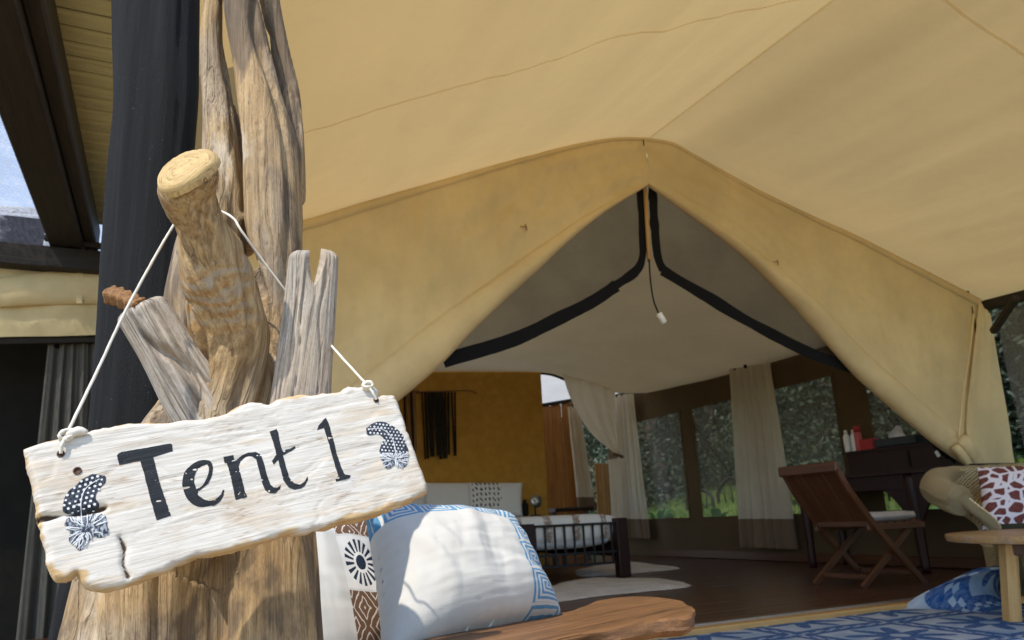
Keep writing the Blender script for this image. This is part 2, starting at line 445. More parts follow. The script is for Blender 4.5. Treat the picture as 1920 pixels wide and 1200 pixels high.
o = mb.build('deck_foundation', M['dark'], None, False); o['kind'] = 'structure'

# ------------------------------------------------------------------ the big fly over the veranda
def drape(A, B, n, m, amp=0.012, seed=0.0, sag=0.0, stretch=(3.0, 14.0), normal=None, fold=0.0, foldn=10, bulge=0.0, pin=None):
    """Cloth between two curves: gentle sag, creases running from A to B."""
    a = curve(A, m); b = curve(B, m); rows = []
    for i in range(n):
        t = i / (n - 1); row = []
        for j in range(m):
            s = j / (m - 1)
            p = a[j].lerp(b[j], t)
            nn = normal
            w = fbm(Vector((s * stretch[1], t * stretch[0], seed)), 3) * amp
            w += fbm(Vector((s * 5 + 9, t * 3, seed + 5)), 2) * amp * 1.6
            env = min(1, 6 * t * (1 - t) + 0.12)
            w *= env
            if pin is not None: w *= min(1.0, abs(s - pin) / 0.06)
            if fold: w += fold * sin(s * foldn * 2 * pi + 2.2 * fbm(Vector((s * 3, t, seed)))) * env
            w += bulge * sin(pi * t)
            q = p + nn * w
            q.z -= sag * 4 * t * (1 - t) * (0.5 + 2 * s * (1 - s)) * (min(1.0, abs(s - pin) / 0.15) if pin is not None else 1.0)
            row.append(q)
        rows.append(row)
    return rows
FV = 0.74
APEX = on_v(1212, 262, FV)
GABL = [on_v(x, y + 7, FV) for x, y in ((380, 470), (575, 410), (700, 372), (850, 330), (1000, 288), (1100, 263), (1160, 256))] + [APEX]
GABR = [APEX] + [on_v(x, y + 9, FV) for x, y in ((1260, 264), (1300, 284), (1400, 340), (1500, 390), (1600, 434), (1700, 484), (1838, 556))]
RF = T(0.76, -2.6, 3.2)
LF = [T(-2.38, -1.25, 2.26), T(-1.6, -1.45, 2.5), T(-0.6, -2.1, 2.84), RF]
RFR = [RF, T(1.6, -2.62, 2.97), T(2.8, -2.62, 2.62), T(4.15, -2.6, 2.33)]
fly = empty('canvas_fly_sheet', 'large tan canvas fly sheet stretched overhead across the veranda', 'canopy', T(0.7, 0.6, 3.3))
fly.location = (0, 0, 0)
NL = Vector((-0.35, -0.2, 1)).normalized()
rl = drape(GABL, LF, 90, 120, 0.017, 1.3, 0.05, (1.2, 14.0), Vector((0, 0, 1)), pin=1.0)
mb = MB(); mb.grid(rl); lp = mb.build('canvas_panel', M['fly'], fly, label='left slope of the fly sheet, beside the driftwood post'); solid(lp, 0.003)
rr = drape(GABR, RFR, 90, 120, 0.015, 7.7, 0.07, (1.2, 10.0), Vector((0, 0, 1)), pin=0.0)
mb = MB(); mb.grid(rr); rp = mb.build('canvas_panel', M['fly'], fly, label='right slope of the fly sheet, above the wicker chair'); solid(rp, 0.003)
def seam_strip(parent, pts, w, across, mat, drop=0.006, name='seam'):
    m = MB(); P = [Vector(p) for p in pts]; rows = []
    for k, (du, dz) in enumerate(((-0.5, 1), (0.5, 1))):
        rows.append([p + Vector(across) * du * w - Vector((0, 0, drop * dz)) for p in P])
    m.grid(rows); return m.build(name, mat, parent)
def iso(rows, t):
    i = t * (len(rows) - 1); a = int(i); f = i - a
    return [rows[a][j].lerp(rows[min(a + 1, len(rows) - 1)][j], f) for j in range(len(rows[0]))]
seam_strip(fly, iso(rl, 0.52), 0.016, TV, M['fly_seam'], 0.003)
seam_strip(fly, iso(rr, 0.60), 0.016, TV, M['fly_seam'], 0.003)
seam_strip(fly, [r[-1] for r in rl], 0.020, TU, M['fly_seam'], 0.005, 'ridge_seam')

# ------------------------------------------------------------------ the tent
tent = empty('safari_tent', 'tan canvas safari tent with a peaked open front and rolled back flaps', 'tent', (0, 0, 0))
NF = -TV
OUT_L = [on_v(x, y, 0.65) for x, y in ((400, 464), (575, 412), (700, 374), (850, 332), (1000, 290), (1100, 267), (1160, 259), (1213, 259))]
FOLD_L = [on_v(400, 960, 0.65), on_v(560, 800, 0.65)] + [on_v(x, y, 0.65) for x, y in ((690, 700), (800, 612), (900, 540), (1000, 470), (1100, 402), (1160, 371), (1215, 344))]
EDGE_L = [on_v(400, 1090, 0.66), on_v(560, 925, 0.66)] + [on_v(x, y, 0.66) for x, y in ((690, 800), (770, 732), (830, 680), (900, 606), (1000, 514), (1080, 440), (1140, 394), (1216, 347))]
OUT_R = [on_v(x, y, 0.65) for x, y in ((1213, 259), (1260, 268), (1300, 290), (1400, 345), (1500, 395), (1600, 440), (1700, 490), (1840, 562))]
FOLD_R = [on_v(x, y, 0.65) for x, y in ((1215, 344), (1300, 392), (1410, 465), (1510, 553), (1610, 650), (1710, 742), (1785, 806), (1818, 838))]
EDGE_R = [on_v(x, y, 0.66) for x, y in ((1216, 347), (1288, 397), (1393, 475), (1491, 570), (1590, 683), (1690, 775), (1775, 846), (1838, 884))]
mb = MB(); fr_l = drape(OUT_L, FOLD_L, 60, 140, 0.026, 2.1, 0, (2.0, 20.0), NF); mb.grid(fr_l)
solid(mb.build('front_wall', M['tent'], tent, label='left half of the peaked front wall'), 0.003)
mb = MB(); fr_r = drape(OUT_R, FOLD_R, 60, 140, 0.018, 5.4, 0, (2.0, 11.0), NF); mb.grid(fr_r)
solid(mb.build('front_wall', M['tent'], tent, label='right half of the peaked front wall'), 0.003)
# hem along the outer edge of the front
for rows in (fr_l, fr_r):
    m = MB(); a = iso(rows, 0.0); b = iso(rows, 0.055)
    m.grid([[p + NF * d for p in r] for r, d in ((a, 0.002), (a, 0.010), (b, 0.010), (b, 0.002))])
    m.build('edge_hem', M['tent'], tent)
# rolled back flaps: flattened rolls along both sides of the opening
def flap_roll(A, B, n, thick, seed, wob=0.25, off=-0.008):
    a = curve(A, n); b = curve(B, n); K = 18; rows = []
    for k in range(K + 1):
        th = 2 * pi * k / K; row = []
        for j in range(n):
            s = j / (n - 1)
            c = (a[j] + b[j]) / 2; h = (a[j] - b[j]) / 2
            f = 1 + wob * fbm(Vector((cos(th) * 0.8, sin(th) * 0.8, s * 6 + seed)), 2)
            tk = min(thick, h.length * 0.9 + 0.004)
            row.append(c + h * cos(th) * 1.03 + NF * (off + tk * sin(th) * f))
        rows.append(row)
    return rows
mb = MB(); mb.grid(flap_roll(FOLD_L, EDGE_L, 110, 0.085, 3.0, 0.35)); mb.build('rolled_flap', M['tent'], tent, label='left door flap rolled back along the opening')
mb = MB(); mb.grid(flap_roll(FOLD_R, EDGE_R, 110, 0.08, 8.0, 0.3)); mb.build('rolled_flap', M['tent'], tent, label='right door flap rolled back along the opening')
# right corner post of cloth, tied bundle at its foot
mb = MB()
A = [on_v(1836, 566, 0.62), on_v(1822, 690, 0.62), on_v(1812, 800, 0.62), on_v(1830, 884, 0.60), T(3.56, 0.62, FL)]
B = [on_v(1857, 588, 0.60), on_v(1874, 690, 0.60), on_v(1893, 800, 0.60), on_v(1907, 884, 0.60), T(4.02, 0.60, FL)]
rows = drape(A, B, 16, 50, 0.008, 4.4, 0, (3, 6), NF); mb.grid(rows)
solid(mb.build('corner_panel', M['tent'], tent), 0.003)
mb = MB()
for dx, dy, r in ((0, 0, 0.05), (14, 10, 0.035), (-10, 14, 0.03)):
    mb.tube(curve([on_v(1800 + dx, 822 + dy, 0.57), on_v(1815 + dx, 840 + dy, 0.56), on_v(1832 + dx * .6, 868 + dy, 0.57), T(3.58 + dx * 0.002, 0.57, 0.75), T(3.6, 0.57, FL)], 26),
            [r * (1 + 0.2 * sin(i * 0.9)) for i in range(26)], 12, disp=lambda a, d: 0.15 * sin(5 * a + 9 * d))
mb.build('gathered_flap', M['tent'], tent, label='end of the right flap gathered and tied at the corner')
mb = MB(); mb.tube(curve([on_v(1826, 588, 0.58), on_v(1818, 660, 0.56), on_v(1806, 740, 0.56), on_v(1798, 820, 0.55)], 20), 0.009, 8)
mb.build('tie_cord', M['tent'], tent)
for x, y in ((982, 425), (1455, 491)):
    m = MB(); c = on_v(x, y, 0.615)
    m.tube([c + TU * -0.022, c + TU * 0.022], 0.0035, 8); m.tube([c + TU * 0.012 + Vector((0, 0, 0.018)), c + TU * 0.02 + Vector((0, 0, -0.022))], 0.004, 8)
    m.build('toggle', m_plain('toggle_brown', (0.25, 0.15, 0.06), 0.6) if 'tg' not in M else M['tg'], tent)
m = MB(); c = on_v(1207, 268, 0.62); m.tube([c + Vector((0, 0, 0.025)), c - Vector((0, 0, 0.02))], 0.004, 6); m.build('toggle', M['band'], tent)
# inner ceiling
CF = [T(-2.35, 0.685, 2.02)] + [p + TV * 0.035 - Vector((0, 0, 0.03)) for p in OUT_L[1:] + OUT_R[1:-1]] + [T(3.86, 0.685, 2.39)]
CB = [T(-2.35, 5.45, 2.5)] + [on_v(x, y, 5.45) for x, y in ((640, 694), (770, 697), (1005, 698), (1060, 709), (1110, 722), (1150, 736))] + [T(3.86, 5.45, 2.37)]
mb = MB(); rows = drape(CF, CB, 50, 60, 0.006, 3.3, 0.0, (6, 4), Vector((0, 0, 1)))
for i, r in enumerate(rows):
    t = i / 49
    for j, p in enumerate(r):
        s = j / 59
        if s > 0.85: p.z -= (s - 0.85) / 0.15 * 0.08 * sin(pi * t)
mb.grid(rows); solid(mb.build('ceiling', M['liner'], tent), 0.003)
# unseen outer roof above the ceiling, added to hold down the daylight inside
mb = MB()
RB = [T(-2.4, 5.9, 2.62), T(0.62, 5.9, 3.5), T(4.1, 5.9, 2.5)]
RA = [T(-2.3, 0.78, 2.2), T(0.66, 0.78, 3.34), T(4.06, 0.78, 2.44)]
mb.grid(drape(RA, RB, 8, 41, 0.0, 1, 0, (1, 1), Vector((0, 0, 1)))); solid(mb.build('roof', M['roof_canvas'], tent), 0.004)
# netting hung inside the opening, with black webbing
VN = 0.74
netL_o = [on_v(x, y, VN) for x, y in ((1214, 338), (1160, 372), (1090, 425), (1000, 500), (900, 592), (800, 692))]
netL_i = [on_v(x, y, VN) for x, y in ((1202, 352), (1208, 482), (1190, 516), (1140, 546), (1080, 580), (1010, 616), (930, 648), (830, 680), (800, 690))]
netR_o = [on_v(x, y, VN) for x, y in ((1218, 338), (1300, 388), (1410, 462), (1500, 550), (1590, 655), (1680, 745))]
netR_i = [on_v(x, y, VN) for x, y in ((1222, 350), (1230, 440), (1242, 508), (1300, 545), (1400, 604), (1500, 657), (1560, 682), (1650, 710), (1690, 745))]
def web(P, w, n=50):
    c = curve(P, n); m = MB(); rows = [[], []]
    for i, p in enumerate(c):
        t = (c[min(i + 1, n - 1)] - c[max(i - 1, 0)]).normalized(); s = t.cross(TV).normalized()
        ww = w * 1.0 * (1 + 0.18 * fbm(Vector((i * 0.12, 0, w * 99)), 2))
        rows[0].append(p + s * ww / 2 + NF * 0.006); rows[1].append(p - s * ww / 2 + NF * (0.006 + 0.004 * fbm(Vector((i * .2, 4, 0)))))
    m.grid(rows); return m
for A, B, sd in ((netL_o, netL_i, 1), (netR_o, netR_i, 2)):
    m = MB(); m.grid(drape(A, B, 12, 60, 0.01, sd, 0, (3, 3), NF)); m.build('netting_panel', M['gauze'], tent)
web(netL_i[:3] and [on_v(x, y, VN - .01) for x, y in ((1199, 352), (1203, 420), (1204, 478), (1192, 508), (1150, 538))], 0.062).build('webbing_strip', M['band'], tent)
web([on_v(x, y, VN - .01) for x, y in ((1155, 536), (1110, 566), (1050, 596), (960, 638), (830, 677))], 0.082).build('webbing_strip', M['band'], tent)
web([on_v(x, y, VN - .01) for x, y in ((1222, 346), (1226, 420), (1232, 480), (1243, 508))], 0.075).build('webbing_strip', M['band'], tent)
web([on_v(x, y, VN - .01) for x, y in ((1240, 506), (1270, 525), (1330, 560), (1400, 602), (1500, 654), (1560, 678), (1612, 694))], 0.090).build('webbing_strip', M['band'], tent)
m = MB(); m.tube([on_v(1209, 352, VN - 0.03), on_v(1213, 420, VN - 0.03), on_v(1217, 490, VN - 0.03)], 0.013, 10)
m.build('ridge_pole_end', M['pine'], tent, label='slim pale pole between the two black strips')

# pull cord with its white switch
pc = empty('pull_cord', 'thin dark cord with a small white switch dangling under the peak', 'light switch', on_v(1217, 486, 0.7)); pc.location = (0, 0, 0)
m = MB(); m.tube(curve([on_v(1217, 486, 0.7), on_v(1220, 530, 0.7), on_v(1226, 565, 0.7), on_v(1236, 590, 0.7)], 16), 0.0055, 8); m.build('cord', M['dark'], pc)
m = MB(); a = on_v(1235, 587, 0.7); b = on_v(1246, 606, 0.7); m.tube([a, a.lerp(b, .08), a.lerp(b, .9), b], [0.014, 0.021, 0.021, 0.014], 14); m.build('switch', M['white_plastic'], pc)

# right wall with its screened windows
UW = 3.88
def wall_box(parent, name, v0, v1, z0, z1, mat, t=0.02, u=UW):
    m = MB(); m.bar(T(u, v0, (z0 + z1) / 2), T(u, v1, (z0 + z1) / 2), t, z1 - z0, bev=0.003); return m.build(name, mat, parent, False)
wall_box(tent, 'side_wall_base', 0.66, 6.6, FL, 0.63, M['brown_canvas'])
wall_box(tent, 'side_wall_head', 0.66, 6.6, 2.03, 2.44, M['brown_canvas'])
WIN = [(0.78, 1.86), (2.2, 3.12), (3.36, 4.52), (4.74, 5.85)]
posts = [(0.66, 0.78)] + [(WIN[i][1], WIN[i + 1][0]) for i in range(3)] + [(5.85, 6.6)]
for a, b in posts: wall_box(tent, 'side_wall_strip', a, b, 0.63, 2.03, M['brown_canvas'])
for a, b in WIN:
    f = MB()
    for z in (0.645, 2.015): f.bar(T(UW - .012, a, z), T(UW - .012, b, z), 0.012, 0.03, bev=0.003)
    for v in (a + .015, b - .015): f.bar(T(UW - .012, v, 0.66), T(UW - .012, v, 2.0), 0.03, 0.012, up=TU, bev=0.003)
    w = f.build('window', M['brown_canvas'], tent, False)
    g = MB(); g.grid([[T(UW + 0.004, v, z) for v in np.linspace(a, b, 3)] for z in (0.63, 2.03)]); g.build('window_screen', M['screen'], w, False)
m = MB(); m.bar(T(UW - 0.03, 0.66, FL + 0.05), T(UW - 0.03, 5.6, FL + 0.05), 0.03, 0.09, bev=0.006); m.build('skirting_board', M['teak'], tent, False)
# unseen left wall, its screened windows added to let daylight into the tent
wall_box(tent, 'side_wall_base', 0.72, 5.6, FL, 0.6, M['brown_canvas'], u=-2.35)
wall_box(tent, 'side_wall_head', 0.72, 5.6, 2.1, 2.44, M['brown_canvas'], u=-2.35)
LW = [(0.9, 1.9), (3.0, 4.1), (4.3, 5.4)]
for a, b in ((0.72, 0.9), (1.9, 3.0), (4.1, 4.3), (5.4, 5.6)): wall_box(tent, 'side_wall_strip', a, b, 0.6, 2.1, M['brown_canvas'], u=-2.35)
for a, b in LW:
    f = MB()
    for z in (0.615, 2.085): f.bar(T(-2.338, a, z), T(-2.338, b, z), 0.012, 0.03, bev=0.003)
    for v in (a + .015, b - .015): f.bar(T(-2.338, v, 0.63), T(-2.338, v, 2.07), 0.03, 0.012, up=TU, bev=0.003)
    w = f.build('window', M['brown_canvas'], tent, False)
    g = MB(); g.grid([[T(-2.352, v, z) for v in np.linspace(a, b, 3)] for z in (0.6, 2.1)]); g.build('window_screen', M['screen'], w, False)

# ochre wall behind the bed
m = MB(); box_uv(m, -1.6, 2.22, 5.46, 5.54, FL, 2.66, 0.008)
ow = tag(m.build('ochre_wall', M['ochre'], None, False), 'plain ochre headboard wall behind the bed', 'wall')

# bathroom beyond: bright white roof, cedar cupboard, curtain
bath = empty('bathroom_annex', 'bright white canvas bathroom seen past the ochre wall', 'tent room', (0, 0, 0))
m = MB(); m.grid(drape([T(1.0, 5.62, 2.62), T(2.6, 5.62, 2.75), T(4.0, 5.62, 2.55)], [T(1.0, 8.6, 2.45), T(2.6, 8.6, 2.55), T(4.0, 8.6, 2.4)], 20, 20, 0.02, 2, 0.0, (3, 3), Vector((0, 0, 1))))
solid(m.build('roof', M['white_canvas'], bath), 0.003)
m = MB(); m.bar(T(1.0, 8.6, 1.35), T(4.0, 8.6, 1.35), 0.02, 2.4); m.build('back_wall', M['white_canvas'], bath, False)
m = MB(); m.tube(curve([on_v(1000, 699, 5.58), on_v(1020, 699, 5.6), on_v(1040, 703, 5.6), on_v(1062, 712, 5.6)], 14), 0.028, 8); m.build('arched_pole', M['black_iron'], bath)
cup = empty('cedar_cupboard', 'tall orange cedar cupboard of upright boards in the bathroom', 'cupboard', (0, 0, 0))
vv = 6.5; ua = uvz(on_v(1016, 800, vv))[0]; ub = uvz(on_v(1082, 800, vv))[0]
ztop = uvz(on_v(1050, 762, vv))[2]
for i in range(4):
    a = lerp(ua, ub + .1, i / 4); b = lerp(ua, ub + .1, (i + 1) / 4) - 0.008
    m = MB(); m.bar(T((a + b) / 2, vv + 0.01 * (i % 2), FL), T((a + b) / 2, vv + 0.01 * (i % 2), ztop + 0.03 * i), b - a, 0.025, up=TV, bev=0.004); m.build('board', M['cedar'], cup, False)
m = MB(); m.bar(T(ua - .1, vv, ztop - 0.01), T(ub + .15, vv - .03, ztop + 0.13), 0.05, 0.05, bev=0.01); m.build('top_rail', M['beam'], cup, False)
cup2 = empty('cedar_side_panel', 'short orange cedar panel under the dark gap between two curtains', 'panel', (0, 0, 0))
vv2 = 6.9; a0 = uvz(on_v(1117, 900, vv2))[0]; b0 = uvz(on_v(1150, 900, vv2))[0]; zt = uvz(on_v(1130, 869, vv2))[2]
for i in range(2):
    a = lerp(a0, b0, i / 2); b = lerp(a0, b0, (i + 1) / 2) - 0.006
    m = MB(); m.bar(T((a + b) / 2, vv2, FL), T((a + b) / 2, vv2, zt), b - a, 0.025, up=TV, bev=0.004); m.build('board', M['cedar'], cup2, False)

# ------------------------------------------------------------------ curtains
def curtain(label, top, bot, folds, amp, nrm, band=0.14, group='cream curtains in the tent', n=90, m=40, seed=0, flare=None, hooks=2, mat='curtain', bmat='hem'):
    root = empty('curtain', label, 'curtain', (0, 0, 0), group=group)
    A = curve(top, n); B = curve(bot, n); rows = []
    for i in range(m):
        t = i / (m - 1); row = []
        for j in range(n):
            s = j / (n - 1)
            ph = s * folds * 2 * pi + 1.3 * fbm(Vector((s * 3, t * 0.8, seed)))
            w = (sin(ph) + 0.35 * sin(2.3 * ph + seed)) * amp * (0.55 + 0.45 * t)
            w += 0.5 * amp * fbm(Vector((s * 7, t * 2.0, seed + 3)))
            row.append(A[j].lerp(B[j], t) + nrm * w)
        rows.append(row)
    k = int(round((1 - band) * (m - 1)))
    a = MB(); a.grid(rows[:k + 1]); solid(a.build('curtain_cloth', M[mat], root), 0.002)
    if band:
        b = MB(); b.grid([[p + nrm * 0.0 for p in r] for r in rows[k:]]); solid(b.build('hem_band', M[bmat], root), 0.0026)
    for h in range(hooks):
        c = rows[0][int((0.12 + 0.3 * h) * n)]
        q = MB(); q.tube([c + Vector((0, 0, -0.02)), c + Vector((0, 0, 0.02))], 0.018, 8); q.build('hook', M['band'], root)
    return root
UC = 3.74
curtain('cream curtain in the far corner, hanging beyond the end of the bed', [on_u(1152, 742, UC + .02), on_u(1187, 738, UC)], [on_u(1168, 1008, UC), on_u(1218, 1010, UC)], 5, 0.03, -TU, 0.13, seed=1)
curtain('wide cream curtain between two windows, left of the wooden chair', [on_u(1368, 692, UC), on_u(1443, 680, UC)], [on_u(1387, 1026, UC), on_u(1498, 1030, UC)], 6, 0.035, -TU, 0.145, seed=2)
curtain('white bathroom curtain beside the orange cedar cupboard', [on_v(1064, 762, 6.3), on_v(1086, 762, 6.3)], [on_v(1083, 958, 6.3), on_v(1119, 958, 6.3)], 4, 0.03, -TV, 0.13, seed=3)
# tied back drape across the gap
root = empty('curtain', 'pale drape swept across the gap and tied back to the corner', 'curtain', (0, 0, 0), group='cream curtains in the tent')

L = [on_v(1054, 700, 5.35), on_v(1075, 760, 5.33), on_v(1110, 815, 5.3), on_v(1160, 856, 5.3)]
Rr = [on_v(1153, 728, 5.35), on_v(1156, 800, 5.3), on_v(1162, 852, 5.3)]
n = 40; a = curve(L, n); b = curve(Rr, n); rows = []
for i in range(n):
    t = i / (n - 1); row = []
    for j in range(40):
        s = j / 39; p = a[i].lerp(b[i], s)
        row.append(p - TV * (0.025 * sin(s * 22 + 1.5 * t) * (0.4 + t * 0.3) + 0.02 * fbm(Vector((s * 5, t * 2, 1)))) )
    rows.append(row)
q = MB(); q.grid(rows); solid(q.build('curtain_cloth', M['curtain'], root), 0.002)
A2 = [on_v(1140, 862, 5.36), on_v(1166, 858, 5.36)]; B2 = [on_v(1146, 985, 5.36), on_v(1172, 1008, 5.36)]
a = curve(A2, 20); b = curve(B2, 20); rows = [[a[j].lerp(b[j], i / 19) - TV * 0.02 * sin(j * 1.3 + i * .1) for j in range(20)] for i in range(20)]
q = MB(); q.grid(rows); solid(q.build('curtain_tail', M['curtain'], root), 0.002)
q = MB(); q.tube([on_v(1148, 850, 5.25), on_v(1168, 857, 5.25)], 0.02, 8); q.build('tie_back', M['hem'], root)

# ------------------------------------------------------------------ eave pole at the right
ep = empty('eave_pole', 'black eave pole with a short strut at the tent corner', 'pole', (0, 0, 0))
m = MB(); m.bar(T(4.03, 0.72, 2.315), T(4.12, -2.6, 2.26), 0.07, 0.085, bev=0.01); m.build('rail', M['beam'], ep, False)
m = MB(); a = on_v(1862, 622, 0.35); b = on_v(1908, 570, 0.0); m.bar(a, b + Vector((0, 0, 0.05)), 0.05, 0.05, bev=0.008); m.build('strut', M['beam'], ep, False)
m = MB(); m.bar(T(4.1, -2.55, GR), T(4.1, -2.55, 2.24), 0.08, 0.08, bev=0.01); m.build('post', M['beam'], ep, False)
m = MB(); m.grid(drape([T(4.07, 0.60, 2.26), T(4.09, -2.5, 2.22)], [T(4.07, 0.60, 0.1), T(4.09, -2.5, 0.1)], 10, 24, 0.01, 6, 0, (2, 4), TU))
tag(m.build('mesh_side_screen', M['screen']), 'grey mesh screen below the black eave pole, at the right edge', 'screen')
# ------------------------------------------------------------------ left: pergola roof and the next canvas room
perg = empty('pergola_roof', 'dark timber pergola roof with pale slats, upper left behind the shade cloth', 'pergola', (0, 0, 0))
m = MB(); m.bar(T(-2.90, 2.2, 2.62), T(-2.90, -0.9, 2.62), 0.19, 0.20, bev=0.008); m.build('beam', M['beam'], perg, False)
m = MB(); m.bar(T(-2.77, 2.15, 2.64), T(-2.77, -0.9, 2.64), 0.07, 0.16, bev=0.008); m.build('rafter', M['beam'], perg, False)
m = MB(); m.bar(T(-3.6, 2.02, 2.44), T(-2.4, 2.02, 2.44), 0.12, 0.14, bev=0.006); m.build('cross_beam', M['beam'], perg, False)
m = MB(); m.bar(T(-3.02, 1.96, 2.56), T(-2.45, 1.96, 2.52), 0.05, 0.035, bev=0.006); m.build('batten', M['beam'], perg, False)
slat_mat = m_wood('grey_green_slat', (0.56, 0.51, 0.29), (0.42, 0.38, 0.21), None, 0.4, 0.3)
v = -0.95; i = 0
while v < 2.1:
    m = MB(); m.bar(T(-2.98, v, 2.76), T(-2.34, v + random.uniform(-.004, .004), 2.76), 0.098, 0.03, bev=0.012)
    o = m.build('slat', slat_mat, perg, False); o.rotation_euler = (0, 0, 0); v += 0.112; i += 1

m = MB(); m.bar(T(-2.98, 0.6, 2.785), T(-2.34, 0.6, 2.785), 3.1, 0.008); m.build('gap_shade_sheet', M['dark'], perg, False)  # added dark sheet, gives the gaps between slats their shade
nb = empty('canvas_room', 'neighbouring canvas room with tan valance above a dark doorway', 'tent', (0, 0, 0))
VA = 2.1
def pv(x, y): return on_v(x, y, VA)
m = MB(); m.grid(drape([pv(-180, 512), pv(0, 486), pv(120, 493), pv(250, 497)], [pv(-180, 640), pv(0, 632), pv(120, 630), pv(250, 625)], 24, 50, 0.01, 3, 0, (3, 3), NF, bulge=0.02)); solid(m.build('valance', M['tent'], nb), 0.003)
# swagged fold on the valance
m = MB(); ra = [pv(-180, 540), pv(0, 524), pv(70, 514), pv(190, 508)]; rb = [pv(-180, 585), pv(0, 578), pv(70, 574), pv(200, 572)]
rows = flap_roll(ra, rb, 40, 0.04, 5.0, 0.4, 0.03); m.grid(rows); m.build('rolled_blind', M['tent'], nb)
m = MB(); m.bar(pv(153, 506) + NF * 0.06, pv(151, 574) + NF * 0.06, 0.035, 0.012, up=TV, bev=0.003); m.build('strap', M['tent'], nb, False)
m = MB(); m.bar(pv(158, 480) + NF * 0.06, pv(158, 512) + NF * 0.06, 0.012, 0.01, up=TV); m.build('buckle', M['band'], nb, False)
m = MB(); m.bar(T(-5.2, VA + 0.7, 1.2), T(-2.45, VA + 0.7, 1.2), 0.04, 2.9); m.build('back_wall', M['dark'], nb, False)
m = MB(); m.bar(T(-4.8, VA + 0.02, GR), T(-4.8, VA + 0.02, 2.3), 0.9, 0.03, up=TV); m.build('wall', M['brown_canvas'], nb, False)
m = MB(); m.bar(T(-5.2, VA + 0.36, 2.30), T(-2.45, VA + 0.36, 2.30), 0.70, 0.03); m.build('roof', M['roof_canvas'], nb, False)
m = MB(); m.bar(pv(-180, 640) + TV * .05, pv(260, 632) + TV * .05, 0.04, 0.04, bev=0.004); m.build('door_rail', M['beam'], nb, False)
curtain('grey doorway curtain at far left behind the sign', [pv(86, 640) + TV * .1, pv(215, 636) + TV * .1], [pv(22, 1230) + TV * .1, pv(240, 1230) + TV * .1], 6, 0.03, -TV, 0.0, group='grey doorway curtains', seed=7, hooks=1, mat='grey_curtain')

# shade net and pale plank beyond the pergola
k = NT('white_shade_net'); p = k.pos(); nz = k.noise(p, 60, 3); n2 = k.noise(p, 5, 4)
c = k.mix(k.map(n2, 0.35, 0.65), (0.55, 0.58, 0.62), (0.75, 0.77, 0.8))
netm = k.fin(c, 0.9, 0.1, trans=0.6, see=k.map(nz, 0.4, 0.6, 0.1, 0.6))
m = MB(); m.grid(drape([T(-6.5, -0.5, 3.4), T(-3.05, -0.5, 3.3)], [T(-6.5, 4.2, 3.1), T(-2.2, 4.2, 3.0)], 12, 12, 0.02, 4, 0.05, (3, 3), Vector((0, 0, 1))))
sn = tag(m.build('shade_net', netm), 'gauzy white shade net stretched beyond the dark pergola beam', 'shade net')
k = NT('whitewashed_plank'); p = k.pos(); a = k.noise(p, 3.2, 5); b = k.noise(p, 30, 4)
c = k.mix(k.map(a, 0.5, 0.62, sm=True), (0.62, 0.64, 0.68), (0.07, 0.07, 0.085)); c = k.mix(k.map(b, 0.55, 0.75), c, (0.12, 0.12, 0.13))
m = MB(); m.bar(on_v(-160, 432, 3.0), on_v(92, 447, 3.0), 0.10, 0.30, bev=0.01); pl = tag(m.build('roof_fascia', k.fin(c, 0.8, 0.2), None, False), 'pale whitewashed fascia plank with dark stains, at far left', 'plank')
m = MB(); m.bar(on_v(84, 446, 2.98), on_v(150, 452, 2.98), 0.08, 0.26, bev=0.01); tag(m.build('fascia_end', m_plain('pale_grey_paint', (0.6, 0.62, 0.66), 0.8), None, False), 'short pale end block beside the stained fascia plank', 'plank')
m = MB(); rr_ = random.Random(3)
lat = empty('bamboo_lattice', 'thin weathered bamboo canes above the pale fascia plank', 'bamboo canes', (0, 0, 0))
for i in range(4):
    y = 388 + i * 7; m = MB(); m.tube(curve([on_v(-160, y - 12 + rr_.uniform(-4, 4), 3.3), on_v(0, y, 3.3), on_v(150, y + 9, 3.3)], 12), 0.014, 8); m.build('cane', M['twig'] if i % 2 else M['drift_grey'], lat)

# charcoal shade cloth hung beside the post
k = NT('charcoal_shade_cloth'); p = k.pos()
wv = k.math('ADD', k.noise(k.vmul(p, (300, 300, 900)), 1, 1), k.noise(k.vmul(p, (900, 900, 300)), 1, 1))
st = k.noise(k.vmul(p, (60, 60, 2)), 1, 4)
c = k.mix(k.map(st, 0.3, 0.7), (0.008, 0.008, 0.0085), (0.021, 0.021, 0.0215)); fl = k.noise(p, 170, 2); c = k.mix(k.map(fl, 0.74, 0.8), c, (0.25, 0.25, 0.25))
M['shade'] = k.fin(c, 0.8, 0.25, k.bump(k.math('ADD', wv, k.math('MULTIPLY', st, 1.5)), 0.004))
cs = [(291, -90, 90), (292, 0, 88), (291, 100, 84), (290, 200, 80), (280, 330, 79), (272, 460, 78), (265, 600, 78), (256, 720, 76), (246, 820, 74), (226, 950, 72), (196, 1090, 70), (170, 1220, 68), (120, 1500, 66)]
P = curve([ay(x, y, 1.62) for x, y, w in cs], 120); rads = [np.interp(i / 119, np.linspace(0, 1, len(cs)), [w / 1400 * 1.66 for _, _, w in cs]) for i in range(120)]
m = MB()
def rolld(a, d): return 0.005 * sin(7 * a + 1.2 * sin(d * 2)) + 0.004 * sin(17 * a + 3 * d) + 0.06 * fbm(Vector((cos(a) * 2, sin(a) * 2, d * 1.2)))
m.tube(P, rads, 80, disp=rolld, squash=0.8)
tag(m.build('shade_cloth_roll', M['shade']), 'tall charcoal roll of woven shade cloth hanging left of the driftwood post', 'shade cloth')

